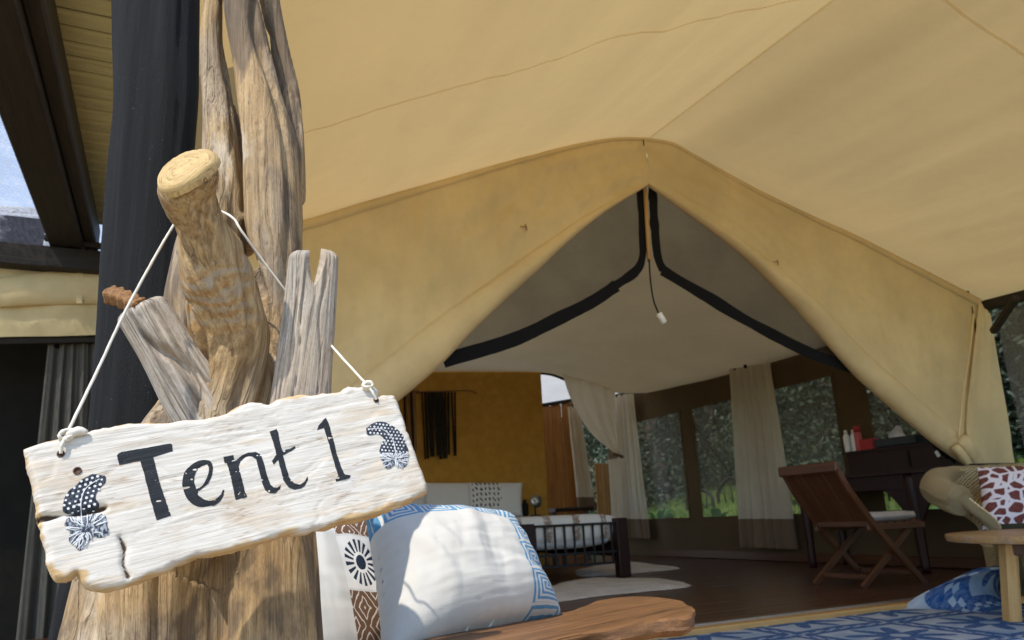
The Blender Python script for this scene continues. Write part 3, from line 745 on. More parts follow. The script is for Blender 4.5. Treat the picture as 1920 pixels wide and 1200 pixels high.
# ------------------------------------------------------------------ driftwood post
post = empty('driftwood_post', 'weathered driftwood tree post with fused stems and a sawn branch', 'tree post', (0, 0, 0))
def px_tube(spec, Y=None, n=40):
    """spec: (px, py, half-width px, depth). Returns path and radii in metres."""
    P = [ay(x, y, d) for x, y, w, d in spec]; Rr = [w / FPX * d * 1.03 for x, y, w, d in spec]
    C4 = curve([Vector((p.x, p.y, p.z)) for p in P], n)
    L = [0];
    for i in range(1, len(P)): L.append(L[-1] + (P[i] - P[i - 1]).length)
    R2 = [float(np.interp(L[-1] * i / (n - 1), L, Rr)) for i in range(n)]
    return C4, R2
stems = [
    # left stem
    [(408, -120, 24, 1.28), (404, 0, 25, 1.28), (398, 80, 26, 1.28), (402, 150, 30, 1.28), (408, 220, 36, 1.27), (406, 290, 44, 1.26), (404, 380, 54, 1.25), (395, 470, 66, 1.25), (385, 560, 72, 1.24), (388, 660, 72, 1.24), (400, 760, 90, 1.23)],
    # middle stem
    [(440, -120, 34, 1.24), (450, 0, 35, 1.24), (466, 80, 35, 1.24), (480, 150, 38, 1.24), (492, 210, 44, 1.24), (508, 280, 52, 1.24), (512, 350, 54, 1.24), (515, 430, 53, 1.24), (528, 500, 40, 1.24), (532, 560, 32, 1.24), (520, 640, 40, 1.23), (500, 720, 56, 1.22), (480, 790, 70, 1.22)],
    # right stem behind
    [(492, -120, 22, 1.30), (506, 0, 20, 1.30), (520, 70, 19, 1.30), (536, 150, 20, 1.30), (546, 220, 22, 1.29), (550, 300, 24, 1.28), (545, 380, 28, 1.27)],
    # bridge inside the crevice
    [(432, 190, 12, 1.33), (438, 280, 22, 1.34), (444, 370, 24, 1.34), (452, 470, 28, 1.31)],
    # trunk under the stub
    [(430, 520, 60, 1.25), (438, 640, 84, 1.22), (430, 760, 112, 1.20), (400, 880, 132, 1.20), (372, 1000, 150, 1.20)],
    # the sawn branch, leaning out towards the sign and swelling into the trunk
    [(352, 322, 62, 0.955), (362, 372, 56, 0.985), (380, 430, 55, 1.02), (402, 500, 61, 1.05), (420, 560, 66, 1.085), (432, 620, 70, 1.115), (438, 680, 75, 1.14), (442, 750, 82, 1.16), (440, 830, 88, 1.18)],
    # lower left lobe
    [(405, 760, 92, 1.22), (350, 900, 120, 1.20), (310, 1040, 138, 1.19), (292, 1160, 146, 1.19), (278, 1300, 158, 1.19), (262, 1500, 176, 1.19), (250, 1760, 200, 1.19)],
    # lower right lobe
    [(470, 760, 70, 1.21), (500, 900, 76, 1.19), (510, 1040, 79, 1.18), (513, 1160, 80, 1.18), (516, 1300, 86, 1.18), (520, 1500, 100, 1.19), (526, 1760, 116, 1.19)],
]
tm = MB(); skel = []
for si, sp in enumerate(stems):
    P, Rr = px_tube(sp)
    def dsp(a, d, si=si): return 0.06 * sin(3 * a + si + 2 * d) + 0.05 * sin(5 * a + 2 * si - 3 * d)
    if si == 5:      # the sawn branch: oblique cut at its tip
        def dsp(a, d): return 0.07 * sin(2 * a + 9 * d) + 0.05 * sin(3 * a - 14 * d + 1) + 0.05 * noise.noise(Vector((cos(a) * 1.5, sin(a) * 1.5, d * 16)))
        P = P; ax = (P[0] - P[5]).normalized(); fn = (ax * 1.0 - _D * 0.40 - _R * 0.32).normalized()
        o0 = len(tm.v); NR = 48; tm.tube(P, Rr, NR, disp=dsp)
        for r in range(7):
            for kx in range(NR):
                p = Vector(tm.v[o0 + r * NR + kx]); dd = (P[0] - p).dot(fn) / ax.dot(fn); along = (p - P[0]).dot(ax)
                tm.v[o0 + r * NR + kx] = tuple(p + ax * (dd + along) * smooth(1 - r / 7))
        ring0 = [Vector(tm.v[o0 + kx]) for kx in range(NR)]
    else: tm.tube(P, Rr, 28, disp=dsp)
    skel.append((P, Rr))
raw = tm.build('trunk_raw', M['drift'])
md = raw.modifiers.new('r', 'REMESH'); md.mode = 'VOXEL'; md.voxel_size = 0.0052; md.use_smooth_shade = True
sm = raw.modifiers.new('s', 'SMOOTH'); sm.iterations = 4; sm.factor = 0.5
dg = bpy.context.evaluated_depsgraph_get(); ev = raw.evaluated_get(dg)
tme = bpy.data.meshes.new_from_object(ev)
bpy.data.objects.remove(raw)
N = len(tme.vertices); co = np.empty(N * 3, 'f'); tme.vertices.foreach_get('co', co); co = co.reshape(-1, 3)
nr = np.empty(N * 3, 'f'); tme.vertices.foreach_get('normal', nr); nr = nr.reshape(-1, 3)
# grain: nearest stem, local offset and length along it
segs = []
for si, (P, Rr) in enumerate(skel):
    d = 0
    for i in range(0, len(P) - 1): segs.append((P[i], (P[i + 1] - P[i]).normalized(), d, Rr[i], si)); d += (P[i + 1] - P[i]).length
best = np.full(N, 1e9); grain = np.zeros((N, 3), 'f'); near = np.zeros(N, int); alng = np.zeros(N, 'f')
for p, t, d, r, si in segs:
    q = co - np.array(p, 'f'); tt = np.array(t, 'f'); al = q @ tt
    dist = np.linalg.norm(q, axis=1) / r
    perp = q - al[:, None] * tt
    mk = dist < best; best[mk] = dist[mk]; near[mk] = si; alng[mk] = d + al[mk]
    grain[mk, 0] = perp[mk, 0]; grain[mk, 1] = perp[mk, 1]
    grain[mk, 2] = d + al[mk] - (0 if si < 5 else 0)
grain[:, 0] = co[:, 0] - grain[:, 2] * 0.06
grain[:, 1] = co[:, 1]
grain[:, 2] = co[:, 2]
st5 = near == 5; Lb = 0.36; bw = np.where(st5, np.clip((Lb - alng) / 0.12, 0, 1), 0)
grain[:, 0] += bw * 0.0
z0 = float(co[(bw > 0.3) & (bw < 0.7), 2].mean()); gx = co[:, 0] + 0.26 * (co[:, 2] - z0) - 0.06 * z0; grain[:, 0] = grain[:, 0] * (1 - bw) + gx * bw
disp = np.zeros(N, 'f')
for i in range(N):
    x, y, z = grain[i]
    w = noise.noise(Vector((x * 6, y * 6, z * 2.2)))
    a = noise.noise(Vector((x * 26 + w * 1.2, y * 26, z * 2.4)))
    b = noise.noise(Vector((x * 75 + w * 2, y * 75, z * 5)))
    kn = noise.noise(Vector((x * 11, y * 11, z * 4 + 4)))
    ridge = 1 - abs(noise.noise(Vector((x * 19 + w * 0.6, y * 19 + 3, z * 0.9))))
    rg2 = 1 - abs(noise.noise(Vector((x * 13 + w * .5, y * 13 + 7, z * 0.8))))
    disp[i] = -0.011 * smooth((rg2 - 0.78) / 0.22) + 0.0042 * a + 0.0014 * b + 0.004 * w + 0.002 * kn - 0.0045 * max(0, ridge - 0.955) / 0.045
co2 = co + nr * disp[:, None]
tme.vertices.foreach_set('co', co2.ravel().astype('f')); tme.update()
a = tme.attributes.new('grain', 'FLOAT_VECTOR', 'POINT') if 'grain' not in tme.attributes else tme.attributes['grain']
a.data.foreach_set('vector', grain.ravel().astype('f'))
for nm, arr in (('wear', bw),):
    a = tme.attributes.new(nm, 'FLOAT', 'POINT') if nm not in tme.attributes else tme.attributes[nm]
    a.data.foreach_set('value', np.asarray(arr, 'f'))
a = tme.attributes.new('cloth_uv', 'FLOAT_VECTOR', 'POINT') if 'cloth_uv' not in tme.attributes else tme.attributes['cloth_uv']
q3 = np.zeros((N, 3), 'f'); q3[:, 0] = np.where(st5, alng, 0); a.data.foreach_set('vector', q3.ravel())
tme.materials.clear(); tme.materials.append(M['drift'])
tme.polygons.foreach_set('use_smooth', [True] * len(tme.polygons))
trunk = bpy.data.objects.new('trunk', tme); COL.objects.link(trunk); trunk.parent = post

def rough_log(path, rad, n=56, m=90, amp=0.02, cracks=0.3, seed=0.0, squash=1.0):
    """Log with grooves along it. Returns MB."""
    P = curve(path, m); R2 = [float(np.interp(i / (m - 1), np.linspace(0, 1, len(rad)), rad)) for i in range(m)]
    def f(a, d):
        w = noise.noise(Vector((cos(a) * 1.3, sin(a) * 1.3, d * 7 + seed)))
        x = noise.noise(Vector((cos(a) * 4 + w, sin(a) * 4, d * 4 + seed)))
        rg = 1 - abs(noise.noise(Vector((cos(a) * 3 + .6 * w, sin(a) * 3, d * 2.2 + seed + 7))))
        return amp * 1.5 * w + amp * x - cracks * max(0, rg - 0.95) / 0.05 * 0.16
    q = MB(); q.tube(P, R2, n, cap=True, disp=f, squash=squash)
    return q, P, R2
# sawn face: bevelled disc in fresh wood
cf = sum(ring0, Vector()) / NR
m = MB(); vs = []; gr = []
for r, h in ((0.955, -0.006), (0.952, 0.001), (0.91, 0.005), (0.86, 0.0085), (0.6, 0.0095), (0.3, 0.0098)):
    for kx, p in enumerate(ring0):
        vs.append(cf + (p - cf) * r + fn * (h + 0.0012 * fbm(Vector((cos(kx) * r * 3, sin(kx) * r * 3, 0)))))
        gr.append(Vector((r * 0.12 + 0.004 * sin(kx * .34), 0.01 * cos(kx * .11), 0.3 * sin(kx * .11))))
fs = [(i * NR + kx, i * NR + (kx + 1) % NR, (i + 1) * NR + (kx + 1) % NR, (i + 1) * NR + kx) for i in range(5) for kx in range(NR)]
fs.append(tuple(5 * NR + kx for kx in range(NR)))
m.add(vs, fs, gr); m.build('sawn_face', M['cut'], trunk, label='pale sawn end of the short front branch')

# silver driftwood piece leaning left
def plank_log(pa, pb, wa, wb, da, db, thick, seed, notch=None, n=132, mrows=110, bend=0.0, groove=False):
    """Flat weathered stick between two pixels, traced width, real thickness."""
    A = ay(*pa, da); B = ay(*pb, db); ax = (B - A).normalized(); L = (B - A).length
    sx = ax.cross((A - CP).normalized()).normalized(); sy = sx.cross(ax)
    vs = []; gr = []
    for i in range(mrows):
        t = i / (mrows - 1); c = A.lerp(B, t) + sx * bend * sin(pi * t)
        w = lerp(wa, wb, t) / FPX * da / 1.0
        for k in range(n):
            a = 2 * pi * k / n
            ca, sa = cos(a), sin(a)
            ex = abs(ca) ** 0.75 * (1 if ca > 0 else -1); ey = abs(sa) ** 0.75 * (1 if sa > 0 else -1)
            d = t * L
            wv = noise.noise(Vector((ca * 1.0 + seed, sa, d * 9)))
            gv = noise.noise(Vector((ca * 7 + wv * .9, sa * 7 + seed, d * 2.5)))
            rg = 1 - abs(noise.noise(Vector((ca * 4.2 + wv * 1.1, sa * 3, d * 2.6 + seed))))
            f = 1 + 0.12 * wv + 0.07 * gv - 0.16 * smooth((rg - 0.80) / 0.2)
            if groove: f -= 0.55 * math.exp(-((ca + 0.12 + 0.30 * sin(7 * t + 1)) / 0.11) ** 2) * smooth((t - 0.12) / 0.15) * smooth((0.85 - t) / 0.2) + 0.30 * math.exp(-((ca - 0.45 + 0.2 * sin(5 * t)) / 0.07) ** 2) * smooth((t - 0.2) / 0.2)
            end = 1.0
            if t < 0.05: end = sqrt(max(0.0, 1 - ((0.05 - t) / 0.05) ** 2)) * 0.5 + 0.5
            off = 0
            if notch and sy is not None: off = notch(ca, t) * L
            vs.append(c + sx * ex * w / 2 * (1 + 0.08 * wv + 0.03 * gv) * end + sy * ey * thick / 2 * f * end + ax * off)
            gr.append(Vector((ex * w / 2 + seed, ey * thick / 2, d)))
    fs = [(i * n + k, i * n + (k + 1) % n, (i + 1) * n + (k + 1) % n, (i + 1) * n + k) for i in range(mrows - 1) for k in range(n)]
    m = MB(); o = m.add(vs, fs, gr)
    # end caps: fans to a slightly sunk middle
    for r, sgn in ((0, -0.004), (mrows - 1, 0.0)):
        ring = [r * n + k for k in range(n)]
        h = n // 2
        for k in range(n):
            pass
        # stitch front to back across the end
        strip = [(ring[k], ring[(k + 1) % n], ring[(n - k - 1) % n], ring[(n - k) % n]) for k in range(0, h)]
        for s4 in strip:
            s4 = tuple(dict.fromkeys(s4))
            if len(s4) >= 3: m.f.append(s4); m.m.append(0)
    return m
m = plank_log((262, 572), (425, 840), 96, 128, 1.07, 1.13, 0.055, 1.7, groove=True)
dl = m.build('driftwood_stick', M['drift_grey'], post, label='silver grey driftwood stick leaning up to the left')
m = MB(); a = ay(262, 572, 1.055); m.tube(curve([ay(205, 553, 1.07), ay(225, 558, 1.065), ay(262, 576, 1.06)], 14), [0.0125 + 0.002 * sin(i * 2.1) for i in range(14)], 16, disp=lambda a, d: 0.12 * sin(4 * a + 1) + 0.07 * sin(9 * a + 3 * d))
m.build('twig_stub', M['twig'], dl)
def notch_r(ca, t):
    # deep bite in the upper end, two horns either side
    k = max(0.0, 1 - abs((ca - 0.05) / 0.36)); return (k ** 0.7) * 0.20 * max(0.0, 1 - t / 0.35) - 0.02 * (ca > 0.4) * max(0, 1 - t / .3)
m = plank_log((590, 474), (560, 800), 92, 112, 1.10, 1.12, 0.05, 4.2, notch_r)
dr = m.build('driftwood_stick', M['drift_grey'], post, label='silver grey notched driftwood stick standing on the right')
# ------------------------------------------------------------------ the hanging sign
sh = (_R * 1.676 + _U * 0.207 + _D).normalized()
sv = (_R * -1.348 + _U * 3.133 + _D); sv = (sv - sh * sv.dot(sh)).normalized()
sn_ = sh.cross(sv).normalized()
if sn_.dot(_D) > 0: sn_ = -sn_
S0 = CP + ray(420, 915) * 0.945
def sg2(x, y):
    d = ray(x, y); p = CP + d * ((S0 - CP).dot(sn_) / d.dot(sn_)); q = p - S0
    return Vector((q.dot(sh), q.dot(sv)))
def sg3(q, h=0.0): return S0 + sh * q[0] + sv * q[1] + sn_ * h
sign_px = [(45, 838), (88, 826), (130, 814), (150, 812), (205, 798), (240, 792), (300, 790), (380, 785), (430, 772), (455, 756), (470, 752), (490, 752), (506, 755), (520, 748), (545, 740), (570, 736), (585, 738), (620, 735), (645, 730), (655, 722), (675, 724), (690, 719), (705, 722), (712, 730), (708, 741), (742, 737),
           (752, 762), (764, 795), (778, 838), (792, 875), (804, 905), (803, 921),
           (788, 931), (770, 940), (740, 951), (715, 963), (690, 970), (640, 981), (612, 990), (590, 991), (575, 999), (555, 1001), (530, 1003), (505, 1012), (480, 1020), (455, 1024), (430, 1035), (400, 1040), (372, 1041), (350, 1052), (330, 1060), (310, 1072), (290, 1078), (262, 1090), (248, 1092), (235, 1099), (212, 1106), (190, 1107), (172, 1103), (158, 1096), (150, 1082), (143, 1074), (136, 1082), (122, 1088), (106, 1087), (97, 1080), (92, 1064),
           (84, 1030), (73, 980), (62, 925), (52, 872)]
def seg_dist(pts, poly, closed=True):
    P = np.array(pts)[:, None, :]; A = np.array(poly); B = np.roll(A, -1, 0)
    if not closed: A, B = A[:-1], B[:-1]
    d = B - A; t = ((P - A) * d).sum(-1) / np.maximum((d * d).sum(-1), 1e-12); t = np.clip(t, 0, 1)
    return np.sqrt(((P - (A + d * t[..., None])) ** 2).sum(-1)).min(1)
def inside(pts, poly):
    P = np.array(pts); A = np.array(poly); r = np.zeros(len(P), bool); j = len(A) - 1
    for i in range(len(A)):
        c = ((A[i, 1] > P[:, 1]) != (A[j, 1] > P[:, 1])) & (P[:, 0] < (A[j, 0] - A[i, 0]) * (P[:, 1] - A[i, 1]) / (A[j, 1] - A[i, 1] + 1e-15) + A[i, 0])
        r ^= c; j = i
    return r
def densify(poly, step, jit=0.0, seed=0.0):
    out = []
    for i in range(len(poly)):
        a, b = Vector(poly[i]), Vector(poly[(i + 1) % len(poly)]); k = max(1, int((b - a).length / step))
        for q in range(k):
            p = a.lerp(b, q / k)
            if jit: p = p + Vector((noise.noise(Vector((p.x * 160, p.y * 160, seed))), noise.noise(Vector((p.x * 160, p.y * 160, seed + 9))))) * jit
            out.append((p.x, p.y))
    return out
def tri2d(outline, step, holes=()):
    """Triangulated outline with an inner lattice. Returns points, triangles, number of rim points."""
    xs = [p[0] for p in outline]; ys = [p[1] for p in outline]; inner = []
    y = min(ys); r = 0
    while y < max(ys):
        x = min(xs) + (step / 2 if r % 2 else 0)
        while x < max(xs): inner.append((x, y)); x += step
        y += step * 0.87; r += 1
    inner = np.array(inner) if inner else np.zeros((0, 2))
    if len(inner):
        ok = inside(inner, outline) & (seg_dist(inner, outline) > step * 0.5)
        for h in holes: ok &= ~inside(inner, h) & (seg_dist(inner, h) > step * 0.5)
        inner = inner[ok]
    rim = list(outline); ed = [(i, (i + 1) % len(outline)) for i in range(len(outline))]
    for h in holes:
        o = len(rim); rim += list(h); ed += [(o + i, o + (i + 1) % len(h)) for i in range(len(h))]
    allp = [Vector((float(p[0]), float(p[1]))) for p in rim] + [Vector((float(p[0]), float(p[1]))) for p in inner]
    vs, es, fs, ov, oe, of = delaunay_2d_cdt(allp, ed, [], 0, 1e-9)
    cen = [((vs[f[0]].x + vs[f[1]].x + vs[f[2]].x) / 3, (vs[f[0]].y + vs[f[1]].y + vs[f[2]].y) / 3) for f in fs]
    ok = inside(cen, outline)
    for h in holes: ok &= ~inside(cen, h)
    return [(v.x, v.y) for v in vs], [tuple(f) for f, k in zip(fs, ok) if k], len(outline)
s_out = [(p[0] + 0.0022 * noise.noise(Vector((p[0] * 55, p[1] * 55, 3))), p[1] + 0.0022 * noise.noise(Vector((p[0] * 48, p[1] * 48, 8)))) for p in densify([tuple(sg2(*p)) for p in sign_px], 0.003, 0.0011, 1.0)]
CRACKS = [([sg2(*p) for p in ((72, 972), (118, 966), (160, 960), (196, 952))], 0.0022, 0.006), ([sg2(*p) for p in ((224, 1006), (233, 1030), (230, 1058), (240, 1082))], 0.0018, 0.004),
          ([sg2(*p) for p in ((285, 905), (340, 890), (400, 868), (460, 858), (520, 846), (560, 838))], 0.0010, 0.0018), ([sg2(*p) for p in ((420, 808), (470, 806), (560, 792), (640, 772))], 0.0009, 0.0014),
          ([sg2(*p) for p in ((560, 838), (620, 815), (690, 800))], 0.0008, 0.0012)]
CRACKS[0] = (CRACKS[0][0], 0.0032, 0.008); CRACKS[1] = (CRACKS[1][0], 0.0030, 0.005)
CRK = [(np.array([tuple(q) for q in densify([tuple(x) for x in c], 0.003, 0.002, 4)][:-1]) if False else np.array([tuple(x) for x in c]), w, d) for c, w, d in CRACKS]
def relief(pts):
    P = np.array(pts); out = np.zeros(len(P))
    for i, (x, y) in enumerate(P):
        w = noise.noise(Vector((x * 7, y * 20, 3)))
        g = noise.noise(Vector((x * 9 + w, y * 170 + w * 3, 1))); g2 = noise.noise(Vector((x * 5, y * 60 + w * 2.5, 6)))
        rg = 1 - abs(noise.noise(Vector((x * 5, y * 75 + w * 3.0, 11))))
        out[i] = 0.0003 * g + 0.0005 * g2 + 0.0016 * w - 0.0010 * max(0, rg - 0.93) / 0.07 + 0.0006 * noise.noise(Vector((x * 45, y * 60, 2)))
    for poly, w, d in CRK:
        wob = np.array([noise.noise(Vector((p[0] * 60, p[1] * 60, 5))) for p in P]) * 0.0022
        ds = np.abs(seg_dist(P, poly, False) + wob); out -= d * np.exp(-(ds / w) ** 2)
    ds = seg_dist(P, s_out); R = 0.0075
    out -= np.where(ds < R, (1 - np.sqrt(np.maximum(0, 1 - (1 - ds / R) ** 2))) * 0.009, 0)
    return out
sp2, st, nr_ = tri2d(s_out, 0.0027)
rel = relief(sp2); ds = seg_dist(sp2, s_out)
ys_ = np.array([p[1] for p in sp2]); 
wear = []
low = np.array([tuple(sg2(*p)) for p in sign_px[31:67]]); dl_ = seg_dist(sp2, low, False)
for i, p in enumerate(sp2):
    nz = fbm(Vector((p[0] * 22, p[1] * 60, 2)), 3)
    wear.append(max(0.0, min(1.0, max(1.1 - dl_[i] / 0.0085 + 1.5 * nz, (0.55 - ds[i] / 0.005 + 1.6 * nz)))))
TH = 0.024
k = NT('whitewashed_driftwood'); g = k.attr('grain'); we = k.attr('wear', 'Fac')
warp = k.vadd(g, k.vmul(k.noise(k.vmul(g, (6, 14, 6)), 1, 3, color=True), (0.0, 0.012, 0.0)))
a = k.noise(k.vmul(warp, (9, 330, 60)), 1, 5, 0.62); b = k.noise(k.vmul(warp, (7, 48, 10)), 1, 4); p_ = k.noise(k.vmul(g, (9, 16, 9)), 1, 4); sp_ = k.noise(k.vmul(g, (150, 220, 90)), 1, 3)
c = k.mix(k.map(a, 0.34, 0.66), (0.56, 0.50, 0.42), (0.72, 0.68, 0.61))
c = k.mix(k.map(b, 0.50, 0.66, 0, 0.6, True), c, (0.60, 0.48, 0.34))
c = k.mix(k.map(p_, 0.56, 0.72, 0, 0.5, True), c, (0.58, 0.56, 0.54))
lines = k.noise(k.vmul(warp, (7, 150, 20)), 1, 3); ln = k.map(k.math('ABSOLUTE', k.math('SUBTRACT', lines, 0.5)), 0.004, 0.020, 0.8, 0, True)
ln = k.math('MULTIPLY', ln, k.map(p_, 0.44, 0.6))
c = k.mix(ln, c, (0.33, 0.23, 0.145))
stn = k.noise(k.vmul(g, (5, 11, 5)), 1, 5, 0.65); c = k.mix(k.map(stn, 0.52, 0.7, 0, 0.55, True), c, (0.50, 0.37, 0.235))
raww = k.mix(k.map(a, 0.3, 0.7), (0.42, 0.25, 0.10), (0.68, 0.48, 0.24))
c = k.mix(k.map(we, 0.35, 0.9, 0, 0.92), c, raww)
c = k.mix(k.map(k.sep(k.attr('cloth_uv'))[0], 0.25, 0.75), c, (0.06, 0.035, 0.022))
M['sign'] = k.fin(c, 0.75, 0.2, k.bump(k.math('ADD', k.math('ADD', a, b), k.math('MULTIPLY', sp_, 0.4)), 0.0008))
sign = empty('hanging_sign', 'whitewashed driftwood board reading Tent 1, hung on a white cord', 'sign', (0, 0, 0))
mb = MB(); n0 = len(sp2)
vs = [sg3(p, rel[i]) for i, p in enumerate(sp2)]; gr = [Vector((p[0], p[1], 0)) for p in sp2]
fs = list(st); W_ = list(wear)
# rim rings and back
ring = [i for i in range(nr_)]; prev = ring; o = n0
for h, ins, wv in ((-0.011, -0.0015, 0.8), (-0.018, 0.0, 1.0), (-TH, 0.003, 1.0)):
    cur = []
    for i in range(nr_):
        p = sp2[ring[i]]; pa = sp2[ring[i - 1]]; pb = sp2[ring[(i + 1) % nr_]]
        t = Vector((pb[0] - pa[0], pb[1] - pa[1])); t = t.normalized() if t.length > 1e-9 else Vector((1, 0)); nn = Vector((t.y, -t.x))
        q = (p[0] - nn.x * ins * -1, p[1] - nn.y * ins * -1)
        vs.append(sg3(q, h + 0.0015 * noise.noise(Vector((q[0] * 60, q[1] * 60, h * 99))))); gr.append(Vector((q[0], q[1], h))); W_.append(wv); cur.append(o); o += 1
    for i in range(nr_): fs.append((prev[i], prev[(i + 1) % nr_], cur[(i + 1) % nr_], cur[i]))
    prev = cur
fs.append(tuple(prev))
crv = np.zeros(n0)
for poly, w_, d_ in CRK[:2]:
    wob = np.array([noise.noise(Vector((p[0] * 60, p[1] * 60, 5))) for p in sp2]) * 0.0022
    crv = np.maximum(crv, np.exp(-((seg_dist(sp2, poly, False) + wob) / (w_ * 0.75)) ** 2))
mb.add(vs, fs, gr, uv=[(float(x), 0) for x in crv] + [(0, 0)] * (len(vs) - n0), wear=W_)
board = mb.build('board', M['sign'], sign)
def paint(name, polys, mat, parent, lift=0.0004, step=0.0026, label=None, jit=0.0005, holes=None):
    """Paint lying on the board's relief."""
    m = MB()
    for pi_, poly in enumerate(polys):
        o2 = densify(poly, 0.002, jit, pi_ + len(poly)); hs = [densify(h, 0.002, jit, 3.0) for h in (holes or [])]
        p2, t2, _ = tri2d(o2, step, hs)
        r2 = relief(p2); m.add([sg3(p, r2[i] + lift) for i, p in enumerate(p2)], t2, [Vector((p[0], p[1], 0)) for p in p2])
    return m.build(name, mat, parent, True, label)
k = NT('charcoal_sign_paint'); g = k.attr('grain'); fl = k.noise(k.vmul(g, (60, 420, 60)), 1, 3); sp_ = k.noise(k.vmul(g, (500, 500, 90)), 1, 2)
c = k.mix(k.map(fl, 0.9, 0.97), (0.022, 0.024, 0.028), (0.45, 0.42, 0.37)); c = k.mix(k.map(sp_, 0.66, 0.74, 0, 0.6), c, (0.2, 0.2, 0.2))
M['ink'] = k.fin(c, 0.7, 0.2, k.bump(k.noise(k.vmul(g, (9, 330, 60)), 1, 4), 0.001))
def c4(L): return [tuple(sg2(40 + x / 3.0, 720 + y / 3.0)) for x, y in L]
def c3(L): return [tuple(sg2(x / 2.2857, 700 + y / 2.2857)) for x, y in L]
def c5(L): return [tuple(sg2(420 + x / 3.3325, 700 + y / 3.3325)) for x, y in L]
def spl(P, n):
    q = curve([Vector((a, b, 0)) for a, b in P] + [Vector((P[0][0], P[0][1], 0))], n); return [(v.x, v.y) for v in q[:-1]]
paint('letter', [c4([(537, 402), (545, 392), (565, 381), (700, 358), (838, 334), (850, 342), (852, 378), (742, 410), (762, 490), (775, 545), (800, 620), (820, 680), (841, 741), (760, 766), (744, 708), (725, 640), (703, 556), (690, 500), (668, 431), (552, 455)])], M['ink'], sign, label='capital letter T')
eo = spl(c4([(955, 455), (1000, 430), (1050, 428), (1074, 452), (1074, 505), (1050, 560), (992, 612), (1012, 640), (1050, 655), (1092, 648), (1120, 622), (1136, 592), (1141, 612), (1125, 652), (1088, 681), (1035, 692), (982, 685), (940, 655), (914, 608), (904, 550), (920, 495)]), 90)
eh = spl(c4([(984, 592), (972, 545), (985, 492), (1012, 464), (1042, 456), (1055, 474), (1046, 520), (1018, 570)]), 50)
paint('letter', [eo], M['ink'], sign, label='letter e', holes=[eh])
paint('letter', [c3([(957, 358), (1000, 350), (1004, 372), (1012, 372), (1035, 352), (1065, 340), (1095, 338), (1118, 350), (1130, 385), (1145, 440), (1158, 475), (1172, 490), (1188, 491), (1203, 478), (1199, 498), (1180, 514), (1155, 515), (1135, 500), (1122, 465), (1108, 410), (1097, 370), (1080, 356), (1055, 359), (1030, 378), (1022, 400), (1035, 450), (1048, 500), (1060, 530), (1010, 543), (998, 490), (985, 430), (972, 385), (962, 385)])], M['ink'], sign, label='letter n')
paint('letter', [c3([(1155, 250), (1185, 237), (1192, 255), (1200, 300), (1209, 332), (1240, 322), (1265, 312), (1268, 322), (1238, 338), (1213, 352), (1225, 400), (1240, 448), (1260, 472), (1285, 478), (1305, 464), (1317, 441), (1320, 455), (1308, 480), (1290, 494), (1262, 500), (1235, 489), (1215, 460), (1204, 420), (1192, 372), (1172, 392), (1165, 376), (1184, 350), (1177, 320), (1165, 280)])], M['ink'], sign, label='letter t')
paint('letter', [c3([(1397, 190), (1408, 215), (1425, 270), (1445, 350), (1465, 410), (1475, 432), (1503, 438), (1500, 449), (1440, 465), (1438, 455), (1450, 440), (1440, 410), (1420, 340), (1400, 270), (1388, 235), (1358, 242), (1365, 225), (1385, 200)])], M['ink'], sign, label='figure 1')
def feather(up, lowr, quill, step, ang):
    fo = paint('feather', [spl(up, 70)], M['feather'], sign, 0.0005, 0.003, 'painted spotted guineafowl feather', 0.0009)
    paint('feather_down', [spl(lowr, 70)], M['down'], fo, 0.0005, 0.003, None, 0.0016)
    m = MB(); pts = []
    xs = [p[0] for p in up]; ys = [p[1] for p in up]; e1 = Vector((cos(ang), sin(ang))); e2 = Vector((-sin(ang), cos(ang))); ctr = Vector((sum(xs) / len(xs), sum(ys) / len(ys)))
    cand = []
    for i in range(-12, 13):
        for j in range(-12, 13):
            q = ctr + e1 * (i + 0.5 * (j % 2)) * step + e2 * j * step * 0.9; cand.append((q.x, q.y))
    c2 = [(x, y) for (x, y), ok in zip(cand, inside(cand, spl(up, 70))) if ok]
    if c2:
        r2 = relief(c2)
        for (x, y), r in zip(c2, r2):
            rr = step * 0.27 * random.uniform(0.8, 1.15); n = 8
            vs = [sg3((x + cos(2 * pi * q / n) * rr, y + sin(2 * pi * q / n) * rr), r + 0.0010) for q in range(n)]; m.add(vs, [tuple(range(n))])
    sp = m.build('feather_spots', M['feather_white'], fo)
    m = MB(); qc = curve([Vector((a, b, 0)) for a, b in quill], 24); r2 = relief([(q.x, q.y) for q in qc])
    m.tube([sg3((q.x, q.y), r2[i] + 0.0009) for i, q in enumerate(qc)], 0.0007, 6)
    # pale barbs over the downy end
    lo = np.array(spl(lowr, 60)); cx, cy = lo[:, 0].mean(), lo[:, 1].mean()
    for i in range(34):
        a0 = random.uniform(0, 2 * pi); k2 = random.uniform(0.15, 0.6); tip = lo[random.randrange(len(lo))]
        a = Vector((cx + (tip[0] - cx) * k2, cy + (tip[1] - cy) * k2, 0)); b = Vector((cx + (tip[0] - cx) * 1.02, cy + (tip[1] - cy) * 1.02, 0))
        mid = (a + b) / 2 + Vector((random.uniform(-1, 1), random.uniform(-1, 1), 0)) * 0.003
        q3 = curve([a, mid, b], 7); r2 = relief([(q.x, q.y) for q in q3])
        m.tube([sg3((q.x, q.y), r2[j] + 0.0009) for j, q in enumerate(q3)], 0.00065, 5)
    m.build('feather_barbs', M['feather_white'], fo)
k = NT('feather_black'); g = k.attr('grain'); M['feather'] = k.fin(k.mix(k.map(k.noise(k.vmul(g, (300, 300, 1)), 1, 2), 0.4, 0.7), (0.02, 0.022, 0.03), (0.09, 0.10, 0.13)), 0.7, 0.2)
